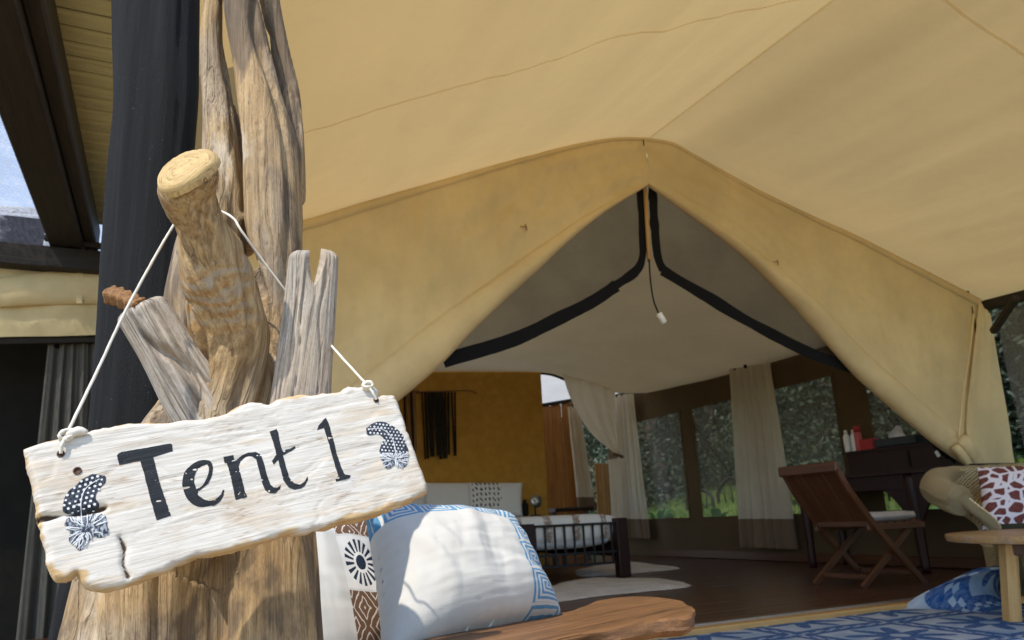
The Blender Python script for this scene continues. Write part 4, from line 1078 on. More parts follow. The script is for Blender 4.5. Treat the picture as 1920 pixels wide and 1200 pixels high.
k = NT('feather_grey'); g = k.attr('grain'); M['down'] = k.fin(k.mix(k.map(k.noise(k.vmul(g, (330, 160, 1)), 1, 4), 0.42, 0.62), (0.03, 0.035, 0.05), (0.40, 0.43, 0.47)), 0.7, 0.2)
M['feather_white'] = m_plain('feather_white', (0.66, 0.66, 0.66), 0.7, 0.2)
feather(c4([(400, 508), (468, 515), (475, 545), (450, 580), (424, 612), (418, 645), (438, 672), (422, 700), (340, 722), (242, 725), (237, 660), (262, 610), (312, 565), (352, 530)]), c4([(250, 755), (330, 740), (400, 730), (460, 735), (485, 790), (490, 850), (450, 862), (405, 870), (370, 890), (335, 932), (300, 910), (270, 880), (275, 840), (245, 800)]), c4([(440, 535), (370, 580), (340, 640), (336, 720), (345, 800)]), 0.0058, 0.15)
feather(c5([(888, 342), (940, 310), (1000, 305), (1060, 335), (1110, 380), (1140, 450), (1146, 495), (1060, 500), (976, 495), (985, 440), (1000, 410), (960, 382), (900, 388)]), c5([(975, 500), (1060, 500), (1146, 500), (1148, 535), (1130, 588), (1092, 590), (1075, 570), (1040, 592), (1010, 590), (985, 545)]), c5([(905, 350), (985, 350), (1045, 400), (1070, 480), (1075, 575)]), 0.0052, -0.3)
# nail and cord holes
for px, py, r in ((145, 883, 0.0035), (114, 851, 0.0032), (705, 750, 0.003)):
    q = sg2(px, py); r2 = relief([tuple(q)])[0]; m = MB()
    m.lathe((0, 0, 0), [(r * 1.35, 0.0006), (r, 0.0008), (r * 0.9, 0.0), (r * 0.3, -0.0002)], 16)
    m.v = [tuple(S0 + sh * (q.x + a) + sv * (q.y + b) + sn_ * (r2 + 0.0006 + c)) for a, b, c in m.v]; m.build('peg_hole', m_plain('hole_brown', (0.10, 0.05, 0.03), 0.8), sign)
# the cord: one line over the sawn branch, knots at both ends
def cordline(P, r=0.0019):
    c = curve(P, 90); m = MB()
    def f(a, d): return 0.16 * sin(3 * (a + d * 260))
    m.tube(c, r, 9, disp=f); return m
hl = sg3(sg2(114, 851), 0.002); kl = sg3(sg2(124, 818), 0.003)
hr = sg3(sg2(705, 750), 0.002); kr = sg3(sg2(688, 724), 0.003)
m = cordline([kl, ay(185, 690, 0.95), ay(240, 574, 0.99), ay(322, 428, 1.045), ay(352, 396, 1.085), ay(400, 392, 1.10), ay(436, 408, 1.085), ay(452, 432, 1.07), ay(492, 488, 1.095), ay(545, 557, 1.12), ay(588, 608, 1.15), ay(630, 658, 1.10), kr])
m.build('cord', M['rope'], sign)
m = cordline([hl, sg3(sg2(117, 836), 0.006), kl], 0.002); m.build('cord', M['rope'], sign)
m = cordline([kr, sg3(sg2(697, 738), 0.005), hr], 0.002); m.build('cord', M['rope'], sign)
for c, s in ((kl, 1), (kr, 2)):
    m = MB()
    for i in range(3):
        a0 = random.uniform(0, 6); m.tube([c + sh * 0.007 * cos(a0 + q * 0.7) + sv * 0.006 * sin(a0 + q * 0.7) * (0.6 + .2 * i) + sn_ * (0.003 * sin(q * 1.1 + i)) for q in range(10)], 0.0022, 8)
    if s == 1: m.tube(curve([c, c + sh * 0.014 + sv * 0.003, c + sh * 0.022 - sv * 0.001], 8), [0.0035, .005, .006, .0055, .006, .005, .004, .003], 8)
    m.build('knot', M['rope'], sign)

# ------------------------------------------------------------------ sofa and its cushions
sofa = empty('wooden_sofa', 'rustic wooden sofa with a thick live edge slab armrest', 'sofa', (0, 0, 0))
ZA = 0.52
arm_px = [(700, 1215), (830, 1189), (930, 1172), (1010, 1158), (1050, 1148), (1090, 1136), (1120, 1125), (1160, 1119), (1205, 1117), (1250, 1120), (1285, 1127), (1300, 1138), (1299, 1150), (1283, 1157), (1240, 1160), (1200, 1166), (1140, 1178), (1080, 1190), (1000, 1209), (900, 1236), (800, 1268), (700, 1300)]
def slab(poly, t, r, mat, name, parent, amp=0.003):
    P = [Vector((p.x, p.y, 0)) for p in poly]; P = curve(P + [P[0]], 140)[:-1]; n = len(P); z0 = poly[0].z
    ar = sum(P[i].x * P[(i + 1) % n].y - P[(i + 1) % n].x * P[i].y for i in range(n)); sgn = 1 if ar > 0 else -1
    N_ = []
    for i in range(n):
        d = P[(i + 1) % n] - P[i - 1]; N_.append(Vector((d.y, -d.x, 0)).normalized() * sgn)
    prof = [(r * 1.2, 0), (r * 0.5, -r * 0.1), (r * .1, -r * 0.45), (0, -r), (0.001, -t * .5), (0, -t + r), (r * .25, -t + r * .4), (r, -t)]
    m = MB(); vs = []; gr = []
    ax_ = (poly[8] - poly[1]); ax_ = Vector((ax_.x, ax_.y, 0)).normalized(); pe = Vector((-ax_.y, ax_.x, 0))
    for ins, dz in prof:
        for i in range(n):
            q = P[i] - N_[i] * ins; w = noise.noise(Vector((q.x * 14, q.y * 14, dz * 60))) * amp * (1 if dz < -0.001 else 0.3)
            q = q + N_[i] * w * 2 + Vector((0, 0, z0 + dz + w * .5)); vs.append(q); gr.append(Vector((q.dot(pe), q.z, q.dot(ax_))))
    fs = [(a * n + i, a * n + (i + 1) % n, (a + 1) * n + (i + 1) % n, (a + 1) * n + i) for a in range(len(prof) - 1) for i in range(n)] + [tuple(range(n)), tuple((len(prof) - 1) * n + i for i in range(n))]
    m.add(vs, fs, gr); return m.build(name, mat, parent, 'auto')
slab([az(x, y, ZA) for x, y in arm_px], 0.036, 0.012, M['slab'], 'armrest', sofa)
ADIR = Vector((0.43, 0.47, 0)).normalized(); APER = Vector((-ADIR.y, ADIR.x, 0))
lc = az(1215, 1166, ZA) + APER * 0.05
m = MB(); m.bar(Vector((lc.x, lc.y, DK)), Vector((lc.x, lc.y, ZA - 0.036)), 0.055, 0.055, bev=0.008); m.build('leg', M['pine'], sofa, 'auto')
b0 = az(760, 1235, ZA)
for q in (Vector((b0.x, b0.y, 0)) + APER * 0.05, Vector((b0.x, b0.y, 0)) + APER * 0.95, Vector((lc.x, lc.y, 0)) + APER * 0.95):
    m = MB(); m.bar(Vector((q.x, q.y, DK)), Vector((q.x, q.y, ZA - 0.036)), 0.055, 0.055, bev=0.008); m.build('leg', M['pine'], sofa, 'auto')
sc_ = az(960, 1190, ZA)
m = MB(); c = Vector((sc_.x, sc_.y, 0.30)) + APER * 0.05; m.bar(c - ADIR * 0.16, c - ADIR * 0.16 + APER * 0.9, 0.05, 0.05, bev=.01)
m.bar(c + ADIR * 0.22, c + ADIR * 0.22 + APER * 0.9, 0.05, 0.05, bev=.01); m.build('seat_rail', M['pine'], sofa, 'auto')
m = MB(); m.bar(c + ADIR * 0.03 + Vector((0, 0, .05)), c + ADIR * 0.03 + APER * 0.9 + Vector((0, 0, .05)), 0.45, 0.08, bev=.03); m.build('seat_pad', M['linen'], sofa, 'auto')

def cushion(name, label, TL, TR, BR, BL, thick, mat, n=56, wr=0.006, seed=0.0, group=None, pinch=0.05, cat='cushion', flat=0.45):
    root = bpy.data.objects.new(name, None) if False else None
    TL, TR, BR, BL = map(Vector, (TL, TR, BR, BL)); nn = (TR - TL).cross(BL - TL).normalized()
    if nn.dot(CP - TL) < 0: nn = -nn
    rg = random.Random(seed * 31 + 1); FOLDS = []
    for q in range(15):
        an = rg.uniform(0.15, 1.2) if rg.random() < .75 else rg.uniform(1.3, 1.8)
        FOLDS.append((rg.uniform(-.9, .9), rg.uniform(-.7, .9), cos(an), sin(an), rg.uniform(-.35, .35), rg.uniform(.07, .17), rg.uniform(-0.9, 0.9), rg.uniform(.5, 1.2)))
    m = MB()
    for side in (1, -1):
        rows = []
        for i in range(n):
            t = i / (n - 1); row = []
            for j in range(n):
                s = j / (n - 1); a, b = 2 * s - 1, 2 * t - 1
                s2 = s + pinch * a * -(1 - b * b) * abs(a); t2 = t + pinch * b * -(1 - a * a) * abs(b)
                p = TL.lerp(TR, s2).lerp(BL.lerp(BR, s2), t2)
                e = max(0, 1 - abs(a) ** 2.4) * max(0, 1 - abs(b) ** 2.4)
                h = e ** flat * thick / 2
                # folds running in from the seams
                ra = fbm(Vector((a * 9, b * 1.6 + side, seed)), 3) * (1 - abs(b)) + fbm(Vector((a * 1.6, b * 9, seed + 4)), 3) * (1 - abs(a))
                dg_ = 1 - abs(fbm(Vector(((a + b * .6) * 2.6, (b - a * .6) * 0.9, seed + 8)), 2))
                fo = sum(am * math.exp(-(((a - x0) * ny - (b - y0) * nx + cv * ((a - x0) * nx + (b - y0) * ny) ** 2) / wd) ** 2) * smooth(1 - abs((a - x0) * nx + (b - y0) * ny) / ln) for x0, y0, nx, ny, cv, wd, am, ln in FOLDS)
                h += (wr * 0.22 * ra + wr * fo) * min(1, e * 3)
                pk = 0.25 * wr * sin(s * 90 + seed) * max(0, 1 - abs(1 - abs(b)) * 7) * (1 - abs(a)) + 0.25 * wr * sin(t * 80) * max(0, 1 - abs(1 - abs(a)) * 7) * (1 - abs(b))
                row.append(p + nn * side * (h + pk + 0.0015))
            rows.append(row)
        m.grid(rows)
    # close the seam
    def bd(o): return [o + j for j in range(n)] + [o + i * n + n - 1 for i in range(1, n)] + [o + (n - 1) * n + j for j in range(n - 2, -1, -1)] + [o + i * n for i in range(n - 2, 0, -1)]
    A_, B_ = bd(0), bd(n * n); L = len(A_)
    for q in range(L): m.f.append((A_[q], A_[(q + 1) % L], B_[(q + 1) % L], B_[q])); m.m.append(0)
    return tag(m.build(name, mat), label, cat, group)
def key_mat():
    k = NT('white_blue_key_cotton'); u, v, _ = k.sep(k.attr('cloth_uv'))
    def rings(x, y, nrep):
        fx = k.math('SUBTRACT', k.math('FRACT', x), 0.5); fy = k.math('SUBTRACT', k.math('FRACT', y), 0.5)
        d = k.math('MAXIMUM', k.math('ABSOLUTE', fx), k.math('ABSOLUTE', k.math('ADD', fy, k.math('MULTIPLY', k.math('SIGN', fx), 0.06))))
        return k.math('GREATER_THAN', k.math('FRACT', k.math('MULTIPLY', d, nrep)), 0.48)
    rt = rings(k.math('MULTIPLY', u, 5.0), k.math('DIVIDE', v, 0.22), 8.0)
    rr2 = rings(k.math('DIVIDE', k.math('SUBTRACT', u, 0.76), 0.24), k.math('MULTIPLY', v, 4.2), 8.0)
    inr = k.math('GREATER_THAN', u, 0.76); intop = k.math('LESS_THAN', v, 0.21)
    f = k.math('MAXIMUM', k.math('MULTIPLY', rr2, inr), k.math('MULTIPLY', k.math('MULTIPLY', rt, intop), k.math('SUBTRACT', 1.0, inr)))
    wz = k.noise(k.vmul(k.attr('cloth_uv'), (40, 40, 1)), 1, 3)
    c = k.mix(k.math('MULTIPLY', f, k.map(wz, 0.25, 0.6, 0.7, 0.95)), (0.62, 0.59, 0.53), (0.05, 0.25, 0.45))
    return k.fin(c, 0.8, 0.15, k.bump(k.noise(k.pos(), 500, 2), 0.0006), trans=0.06)
def brown_mat():
    k = NT('brown_printed_cotton'); u, v, _ = k.sep(k.attr('cloth_uv'))
    x = k.math('DIVIDE', k.math('SUBTRACT', u, 0.50), 0.30); ins = k.math('MULTIPLY', k.math('GREATER_THAN', x, 0), k.math('LESS_THAN', x, 1))
    y = k.math('DIVIDE', k.math('SUBTRACT', v, 0.05), 0.295); fy = k.math('FRACT', y); odd = k.math('GREATER_THAN', k.math('FRACT', k.math('MULTIPLY', y, 0.5)), 0.5)
    inb = k.math('MULTIPLY', k.math('GREATER_THAN', fy, 0.02), k.math('LESS_THAN', fy, 0.98))
    # brown block with pale nested diamonds
    wob = k.noise(k.vmul(k.attr('cloth_uv'), (9, 9, 1)), 1, 2)
    xx = k.math('ADD', x, k.map(wob, 0, 1, -0.12, 0.12))
    d1 = k.math('ADD', k.math('MULTIPLY', k.math('ABSOLUTE', k.math('SUBTRACT', k.math('FRACT', k.math('MULTIPLY', xx, 1.5)), 0.5)), 1.3), k.math('ABSOLUTE', k.math('SUBTRACT', k.math('FRACT', k.math('MULTIPLY', fy, 1.6)), 0.5)))
    ln = k.math('LESS_THAN', k.math('FRACT', k.math('MULTIPLY', d1, 3.4)), 0.2)
    blk = k.mix(ln, (0.16, 0.085, 0.05), (0.66, 0.60, 0.52))
    # sun block
    cx = k.math('SUBTRACT', x, 0.5); cy_ = k.math('MULTIPLY', k.math('SUBTRACT', fy, 0.5), 1.0)
    r = k.math('SQRT', k.math('ADD', k.math('MULTIPLY', cx, cx), k.math('MULTIPLY', cy_, cy_))); an = k.math('ARCTAN2', cy_, cx)
    ry = k.math('MULTIPLY', k.math('GREATER_THAN', k.math('SINE', k.math('MULTIPLY', an, 17)), 0.0), k.math('MULTIPLY', k.math('GREATER_THAN', r, 0.19), k.math('LESS_THAN', r, 0.42)))
    core = k.math('LESS_THAN', r, 0.13); sun_ = k.math('MAXIMUM', ry, core)
    sb = k.mix(sun_, (0.70, 0.68, 0.63), (0.02, 0.028, 0.05))
    strip = k.mix(odd, blk, sb)
    c = k.mix(k.math('MULTIPLY', ins, inb), (0.62, 0.60, 0.55), strip)
    return k.fin(c, 0.8, 0.15, k.bump(k.noise(k.pos(), 500, 2), 0.0006), trans=0.06)
cushion('scatter_cushion', 'white cushion with a printed column of brown blocks and a sun', ay(470, 905, 1.78), ay(706, 925, 1.90), ay(790, 1265, 1.80), ay(545, 1275, 1.62), 0.13, brown_mat(), seed=2, wr=0.008, group='cushions on the wooden sofa')
cushion('scatter_cushion', 'large white cushion with a blue key border leaning on the armrest', ay(684, 948, 1.58), ay(955, 968, 1.80), ay(1052, 1152, 1.72), ay(716, 1246, 1.40), 0.21, key_mat(), n=80, seed=5, wr=0.013, group='cushions on the wooden sofa')
# ------------------------------------------------------------------ bed
bed = empty('bed', 'dark red wooden bed with a black iron foot rail, in front of the ochre wall', 'bed', (0, 0, 0))
B0, B1, BF, BH = 0.12, 1.74, 3.05, 5.40
for u_, v_, h in ((B1, BF, 0.70), (0.76, BF, 0.68), (B0, BF, 0.70), (B1 - .02, BH - .05, 0.9), (B0, BH - .05, 0.9)):
    m = MB(); m.bar(T(u_, v_, FL), T(u_, v_, h), 0.12, 0.10, up=TV, bev=0.008); m.build('post', M['mahogany'], bed, False)
for z in (0.655, 0.30, 0.40):
    m = MB(); m.bar(T(B0 + .05, BF + 0.0, z), T(B1 - .05, BF, z), 0.022, 0.022, bev=0.003); m.build('rail', M['black_iron'], bed, False)
for i in range(15):
    u_ = lerp(B0 + .12, B1 - .1, i / 14)
    m = MB(); m.bar(T(u_, BF - 0.001, 0.30), T(u_, BF - 0.001, 0.655), 0.018, 0.018, up=TV, bev=0.003); m.build('bar', M['black_iron'], bed, False)
for u_ in (B0, B1):
    m = MB(); m.bar(T(u_, BF + .05, 0.42), T(u_, BH - .1, 0.42), 0.05, 0.14, bev=0.006); m.build('side_rail', M['mahogany'], bed, False)
def soft_box(u0, u1, v0, v1, z0, z1, r, n=24, amp=0.006, seed=0):
    m = MB(); rows = []
    K = 32
    for i in range(n):
        t = i / (n - 1); row = []
        ins = 0 if 0.06 < t < 0.94 else r * (1 - sqrt(max(0, 1 - (1 - min(t, 1 - t) / 0.06) ** 2)))
        for k in range(K + 1):
            a = 2 * pi * k / K; c, s = cos(a), sin(a)
            ex = abs(c) ** 0.35 * (1 if c > 0 else -1); ey = abs(s) ** 0.35 * (1 if s > 0 else -1)
            w = amp * fbm(Vector((c * 2 + seed, s * 2, t * 6)), 3)
            row.append(T(lerp(u0 + ins, u1 - ins, (ex + 1) / 2), lerp(v0, v1, t), lerp(z0 + ins, z1 - ins, (ey + 1) / 2) + w))
        rows.append(row)
    m.grid(rows); m.f.append(tuple(range(K))[::-1]); m.m.append(0); m.f.append(tuple((n - 1) * (K + 1) + k for k in range(K))); m.m.append(0)
    return m
soft_box(B0 + .03, B1 - .03, BF + .06, BH - .02, 0.44, 0.71, 0.05).build('mattress', M['linen'], bed)
k = NT('cream_throw_brown_motif'); p = k.pos()
# motifs repeat along the bed end (tent u)
uu = k.math('ADD', k.math('MULTIPLY', k.sep(p)[0], cos(TA)), k.math('MULTIPLY', k.math('SUBTRACT', k.sep(p)[1], 3.0), sin(TA)))
vq = k.math('ADD', k.math('MULTIPLY', k.sep(p)[0], -sin(TA)), k.math('MULTIPLY', k.sep(p)[1], cos(TA)))
f = k.math('ABSOLUTE', k.math('SUBTRACT', k.math('FRACT', k.math('DIVIDE', uu, 0.30)), 0.5))
z_ = k.sep(p)[2]; blob = k.noise(p, 26, 3)
msk = k.math('MULTIPLY', k.math('LESS_THAN', k.math('ADD', f, k.map(blob, 0.3, 0.7, -0.06, 0.06)), 0.12), k.map(blob, 0.4, 0.5, 0.45, 1.0))
c = k.mix(k.math('MULTIPLY', msk, 0.85), (0.82, 0.79, 0.74), (0.27, 0.17, 0.11))
thr = k.fin(c, 0.85, 0.1, k.bump(k.noise(p, 60, 3), 0.004))
tag(soft_box(B0 - .015, B1 + .015, BF + .035, BF + .70, 0.50, 0.745, 0.06, 26, 0.010, 3).build('bed_throw', thr), 'cream throw with brown motifs folded across the end of the bed', 'blanket')
def pil_mat(spots):
    k = NT('white_pillow_cotton'); u, v, _ = k.sep(k.attr('cloth_uv'))
    if spots:
        x = k.math('MULTIPLY', u, 13.0); y = k.math('MULTIPLY', v, 6.0)
        fx = k.math('SUBTRACT', k.math('FRACT', x), 0.5); fy = k.math('SUBTRACT', k.math('FRACT', y), 0.5)
        cell = k.noise(k.vmul(k.attr('cloth_uv'), (13, 6, 1)), 1, 1)
        a = k.math('ADD', k.math('MULTIPLY', fx, 1.0), k.math('MULTIPLY', fy, k.map(cell, 0.3, 0.7, -1.2, 1.2))); b = k.math('ADD', k.math('MULTIPLY', fy, .6), k.math('MULTIPLY', fx, -.3))
        d = k.math('ADD', k.math('MULTIPLY', k.math('ABSOLUTE', a), 0.9), k.math('ABSOLUTE', b))
        msk = k.math('LESS_THAN', d, 0.24); ins = k.math('MULTIPLY', k.math('GREATER_THAN', u, 0.04), k.math('LESS_THAN', u, 0.56))
        c = k.mix(k.math('MULTIPLY', msk, ins), (0.80, 0.81, 0.82), (0.05, 0.05, 0.07))
    else: c = (0.80, 0.81, 0.82)
    return k.fin(c, 0.85, 0.1, k.bump(k.noise(k.pos(), 40, 3), 0.004))
pm, pms = pil_mat(False), pil_mat(True)
PV, PV2 = 5.18, 4.98
for lab, (x0, x1), (y0, y1), v_, mt, sd in (('white pillow with dark flecks, right end of the bed head', (878, 980), (905, 968), PV, pms, 1), ('plain white pillow in the middle of the bed head', (790, 898), (905, 972), PV + .1, pm, 2), ('white flecked pillow partly behind the corner of the hanging sign', (700, 798), (925, 978), PV - .05, pms, 3)):
    cushion('pillow', lab, on_v(x0, y0, v_ + .12), on_v(x1, y0, v_ + .12), on_v(x1, y1, v_ - .04), on_v(x0, y1, v_ - .04), 0.16, mt, n=26, wr=0.008, seed=sd, group='pillows on the bed', pinch=0.02, cat='pillow', flat=0.35)
# bedside table and lamp
bt = empty('bedside_table', 'small dark bedside table right of the pillows', 'table', (0, 0, 0))
cu, cv = 2.02, 5.2
m = MB(); m.bar(T(cu - .2, cv, 0.74), T(cu + .2, cv, 0.74), 0.34, 0.03, bev=0.006); m.build('table_top', M['mahogany'], bt, False)
for du in (-.17, .17):
    for dv in (-.13, .13):
        m = MB(); m.bar(T(cu + du, cv + dv, FL), T(cu + du, cv + dv, 0.725), 0.035, 0.035, bev=0.004); m.build('leg', M['mahogany'], bt, False)
la = empty('bedside_lamp', 'small round silver reading lamp beside the pillows', 'lamp', (0, 0, 0))
steel = m_plain('brushed_silver', (0.55, 0.56, 0.58), 0.3, 0.5, 0.9, 0.05)
c = on_v(1003, 940, 5.15)
m = MB(); m.tube([c - TV * 0.04, c - TV * 0.045, c + TV * 0.03], [0.03, 0.075, 0.05], 22); m.build('lamp_shade', steel, la)
m = MB(); m.tube([c - TV * 0.047, c - TV * 0.055], [0.028, 0.02], 16); m.build('bulb', M['white_plastic'], la)
cb = Vector((c.x, c.y, 0.756)); m = MB(); m.tube([cb, cb + Vector((0, 0, .015)), cb + Vector((0, 0, .02))], [0.06, 0.06, 0.012], 18); m.tube([cb, c + TV * .02], 0.01, 8); m.build('lamp_stand', M['black_iron'], la)
m = MB(); cc = on_v(984, 945, 5.2); m.lathe((cc.x, cc.y, 0.756), [(0.03, 0), (0.045, 0.03), (0.045, 0.13), (0.02, 0.18), (0.02, 0.20)], 16); tag(m.build('dark_vase', M['dark']), 'small dark vase between pillow and silver lamp', 'vase')
m = MB(); a = on_v(1032, 957, 5.9); b = on_v(1104, 953, 5.9); m.bar(a, b, 0.3, 0.05, bev=0.01)
st_ = empty('low_bench', 'low dark bench at the foot of the orange cupboard', 'bench', (0, 0, 0)); m.build('bench_top', M['mahogany'], st_, False)
for s in (.08, .92):
    q = a.lerp(b, s); m = MB(); m.bar(Vector((q.x, q.y, FL)), Vector((q.x, q.y, q.z - .02)), 0.06, 0.06, bev=0.005); m.build('leg', M['mahogany'], st_, False)

# wall hanging: two bundles of dark strips under bent branches
def hanging(label, x0, x1, y0, y1, tail):
    r = empty('wall_hanging', label, 'wall hanging', (0, 0, 0), group='strip hangings on the ochre wall')
    m = MB(); m.tube(curve([on_v(x0 - 14, y0 + 1, 5.42), on_v((x0 + x1) / 2, y0 - 1, 5.41), on_v(x1 + tail * .6, y0 - 3, 5.41), on_v(x1 + tail, y0 + 3, 5.42)], 20), [0.014 - 0.007 * i / 19 for i in range(20)], 8); m.build('branch', M['twig'], r)
    n = max(4, int((x1 - x0) / 6)); rr = random.Random(x0)
    for i in range(n):
        x = lerp(x0, x1, (i + .5) / n); yb = y1 - rr.uniform(0, 12) + (i / n) * -6
        a = on_v(x, y0, 5.405); b = on_v(x + 4 + rr.uniform(-3, 3), yb, 5.40); m = MB(); m.bar(a, b, rr.uniform(0.018, 0.042), 0.006, up=TV, bev=0.001); m.build('strip', M['dark'] if rr.random() < .85 else M['twig'], r, False)
hanging('wall hanging of dark strips on a long bent branch, above the pillows', 788, 856, 735, 868, 38)
hanging('narrow wall hanging of dark strips beside the right end of the sign', 755, 780, 735, 858, 6)

# ------------------------------------------------------------------ white hide rugs
k = NT('white_sheepskin'); p = k.pos(); a = k.noise(p, 45, 5); b = k.noise(p, 6, 3)
furm = k.fin(k.mix(k.map(b, 0.3, 0.7), (0.62, 0.58, 0.52), (0.80, 0.76, 0.70)), 0.95, 0.05, k.bump(a, 0.02))
def hide(label, pts, seed):
    P = curve([az(x, y, FL + .004) for x, y in pts] + [az(*pts[0], FL + .004)], 120)[:-1]; c = sum(P, Vector()) / len(P); m = MB(); rows = []
    for t in (0.0, 0.3, 0.6, 0.85, 0.95, 1.0, 1.02):
        row = []
        for i, q in enumerate(P + [P[0]]):
            j = i % len(P); e = 1 + 0.035 * noise.noise(Vector((j * 0.9, seed, 0))) + .02 * noise.noise(Vector((j * 3.1, seed, 4)))
            h = 0.0 if t > 1.0 else 0.022 * (1 - t ** 6) + 0.006 * fbm(Vector((q.x * t * 9, q.y * t * 9, seed)), 2) + 0.004
            row.append(c + (q - c) * t * e + Vector((0, 0, h)))
        rows.append(row)
    m.grid(rows); return tag(m.build('hide_rug', furm), label, 'rug', 'white hide rugs on the tent floor')
hide('white hide rug on the tent floor in front of the bed', ((1030, 1102), (1060, 1092), (1120, 1084), (1170, 1086), (1240, 1086), (1292, 1099), (1200, 1110), (1120, 1118), (1030, 1130), (950, 1130), (980, 1108)), 1)
hide('white hide rug showing beyond the right bed post', ((1080, 1070), (1140, 1058), (1190, 1055), (1230, 1060), (1272, 1066), (1210, 1073), (1150, 1078), (1090, 1080)), 2)

# ------------------------------------------------------------------ desk and what stands on it
desk = empty('writing_desk', 'dark red writing desk with a raised back shelf, under the window', 'desk', (0, 0, 0))
ZD = 0.985
m = MB(); box_uv(m, 3.28, 3.84, 0.50, 2.42, ZD - 0.03, ZD, 0.006); m.build('desk_top', M['mahogany'], desk, False)
m = MB(); box_uv(m, 3.33, 3.36, 0.62, 2.34, ZD - 0.15, ZD - 0.03, 0.004); m.build('apron', M['mahogany'], desk, False)
for u_, v_ in ((3.36, 1.13), (3.36, 2.31), (3.79, 0.62), (3.79, 2.31)):
    q = [T(u_, v_, FL), T(u_, v_ + .0, 0.45), T(u_, v_, 0.72), T(u_, v_, ZD - .03)]
    m = MB(); m.tube(curve(q, 16), [0.036 + 0.018 * smooth(i / 15) for i in range(16)], 8, squash=1.0); m.build('leg', M['mahogany'], desk)
def bracket(v0, d, name='bracket'):
    pts = [T(3.345, v0, ZD - .15), T(3.345, v0 + d * 0.28, ZD - .15)] + [T(3.345, v0 + d * lerp(.28, .04, s), ZD - .15 - .26 * s ** 1.8) for s in (.25, .5, .75, 1.0)] + [T(3.345, v0, ZD - .43)]
    m = MB(); m.prism(pts, TU * 0.025); m.build(name, M['mahogany'], desk, False)
bracket(1.15, 1); bracket(1.11, -1); bracket(2.29, -1)
m = MB(); box_uv(m, 3.60, 3.84, 0.70, 1.95, ZD, ZD + .20, 0.006); m.build('shelf_box', M['mahogany'], desk, False)
ZS = ZD + 0.20
m = MB(); box_uv(m, 3.58, 3.85, 0.66, 1.99, ZS, ZS + 0.02, 0.004); m.build('shelf_top', M['mahogany'], desk, False); ZS += .02
m = MB(); box_uv(m, 3.59, 3.602, 1.28, 1.30, ZD + .03, ZD + .17, 0.002); m.build('drawer_gap', M['dark'], desk, False)
red = m_plain('red_label', (0.42, 0.03, 0.03), 0.45, 0.4)
pinkr = m_plain('pink_red_can', (0.50, 0.10, 0.10), 0.4, 0.4)
def on_shelf(x, y, u_=3.66): q = on_u(x, y, u_); return Vector((q.x, q.y, ZS))
def bottle(x, r, h, body, capm, label, can=False):
    b = empty('bottle', label, 'bottle', on_shelf(x, 835), group='bottles on the desk shelf')
    m = MB(); m.lathe((0, 0, 0), [(r * .9, 0), (r, 0.006), (r, h * .68), (r * .75, h * .78), (r * .42, h * .82), (r * .40, h * .84)] if not can else [(r * .9, 0), (r, .005), (r, h * .72), (r * .9, h * .75)], 18); m.build('bottle_body', body, b)
    m = MB(); z = h * .83 if not can else h * .74; m.lathe((0, 0, 0), [(r * .5 if not can else r * .95, z), (r * .5 if not can else r * .95, h * .97), (r * .35 if not can else r * .8, h)], 14); m.build('bottle_cap', capm, b)
bottle(1589, 0.030, 0.21, M['white_plastic'], M['white_plastic'], 'slim white bottle, leftmost on the desk shelf')
bottle(1603, 0.031, 0.205, M['white_plastic'], M['white_plastic'], 'white bottle between its white twin and the red can')
bottle(1611, 0.034, 0.235, pinkr, red, 'tall red spray can beside the white bottles', True)
m = MB(); q = on_shelf(1631, 838); m.bar(q - TV * .0 + TU * .0 + Vector((0, 0, 0.05)) - TV * 0.075, q + TV * .075 + Vector((0, 0, 0.05)), 0.10, 0.10, bev=0.006); tag(m.build('red_box', red, None, False), 'small red box right of the red spray can', 'box')
m = MB(); q = on_shelf(1687, 838); m.bar(q - TV * .23 + Vector((0, 0, 0.04)), q + TV * .19 + Vector((0, 0, 0.04)), 0.18, 0.075, bev=0.01); tb = tag(m.build('tissue_box', m_plain('slate_blue_leather', (0.035, 0.042, 0.05), 0.6), None, False), 'long dark tissue box with a white tissue standing out', 'tissue box')
m = MB(); c = q + Vector((0, 0, 0.075)); rows = [[c + TV * ((s - .5) * (0.17 * (1 - t) + .02) + .02 * sin(5 * t)) + TU * (0.02 * sin(9 * s + 3 * t)) + Vector((0, 0, 0.105 * t)) for s in np.linspace(0, 1, 14)] for t in np.linspace(0, 1, 8)]
m.grid(rows); solid(m.build('tissue', M['linen'], tb), 0.002)
# black bag slumped at the near end of the desk
bag = empty('black_bag', 'black bag slumped on the near end of the desk below the flap', 'bag', (0, 0, 0))
m = MB(); P = curve([T(3.62, 1.02, ZD + 0.30), T(3.60, 0.92, ZD + 0.22), T(3.58, 0.82, ZD + 0.13), T(3.56, 0.74, ZD + 0.10)], 20)
m.tube(P, [0.05, 0.08, .10, .11, .12, .125, .13, .13, .13, .13, .13, .13, .125, .12, .12, .11, .11, .10, .09, .06], 22, squash=0.8, disp=lambda a, d: 0.12 * fbm(Vector((cos(a) * 1.5, sin(a) * 1.5, d * 6)), 3)); m.build('bag_body', M['band'], bag)
m = MB(); m.tube(curve([T(3.56, 1.02, ZD + .34), T(3.50, 0.96, ZD + .25), T(3.46, 0.86, ZD + .12), T(3.46, 0.78, ZD + .03)], 16), 0.014, 8); m.build('strap', M['band'], bag)
m = MB(); q = on_u(1761, 856, 3.33); m.bar(q, q + Vector((0, 0, .045)) + TV * .02, 0.03, 0.006, up=TU, bev=.002); m.build('tag', M['linen'], bag, False)

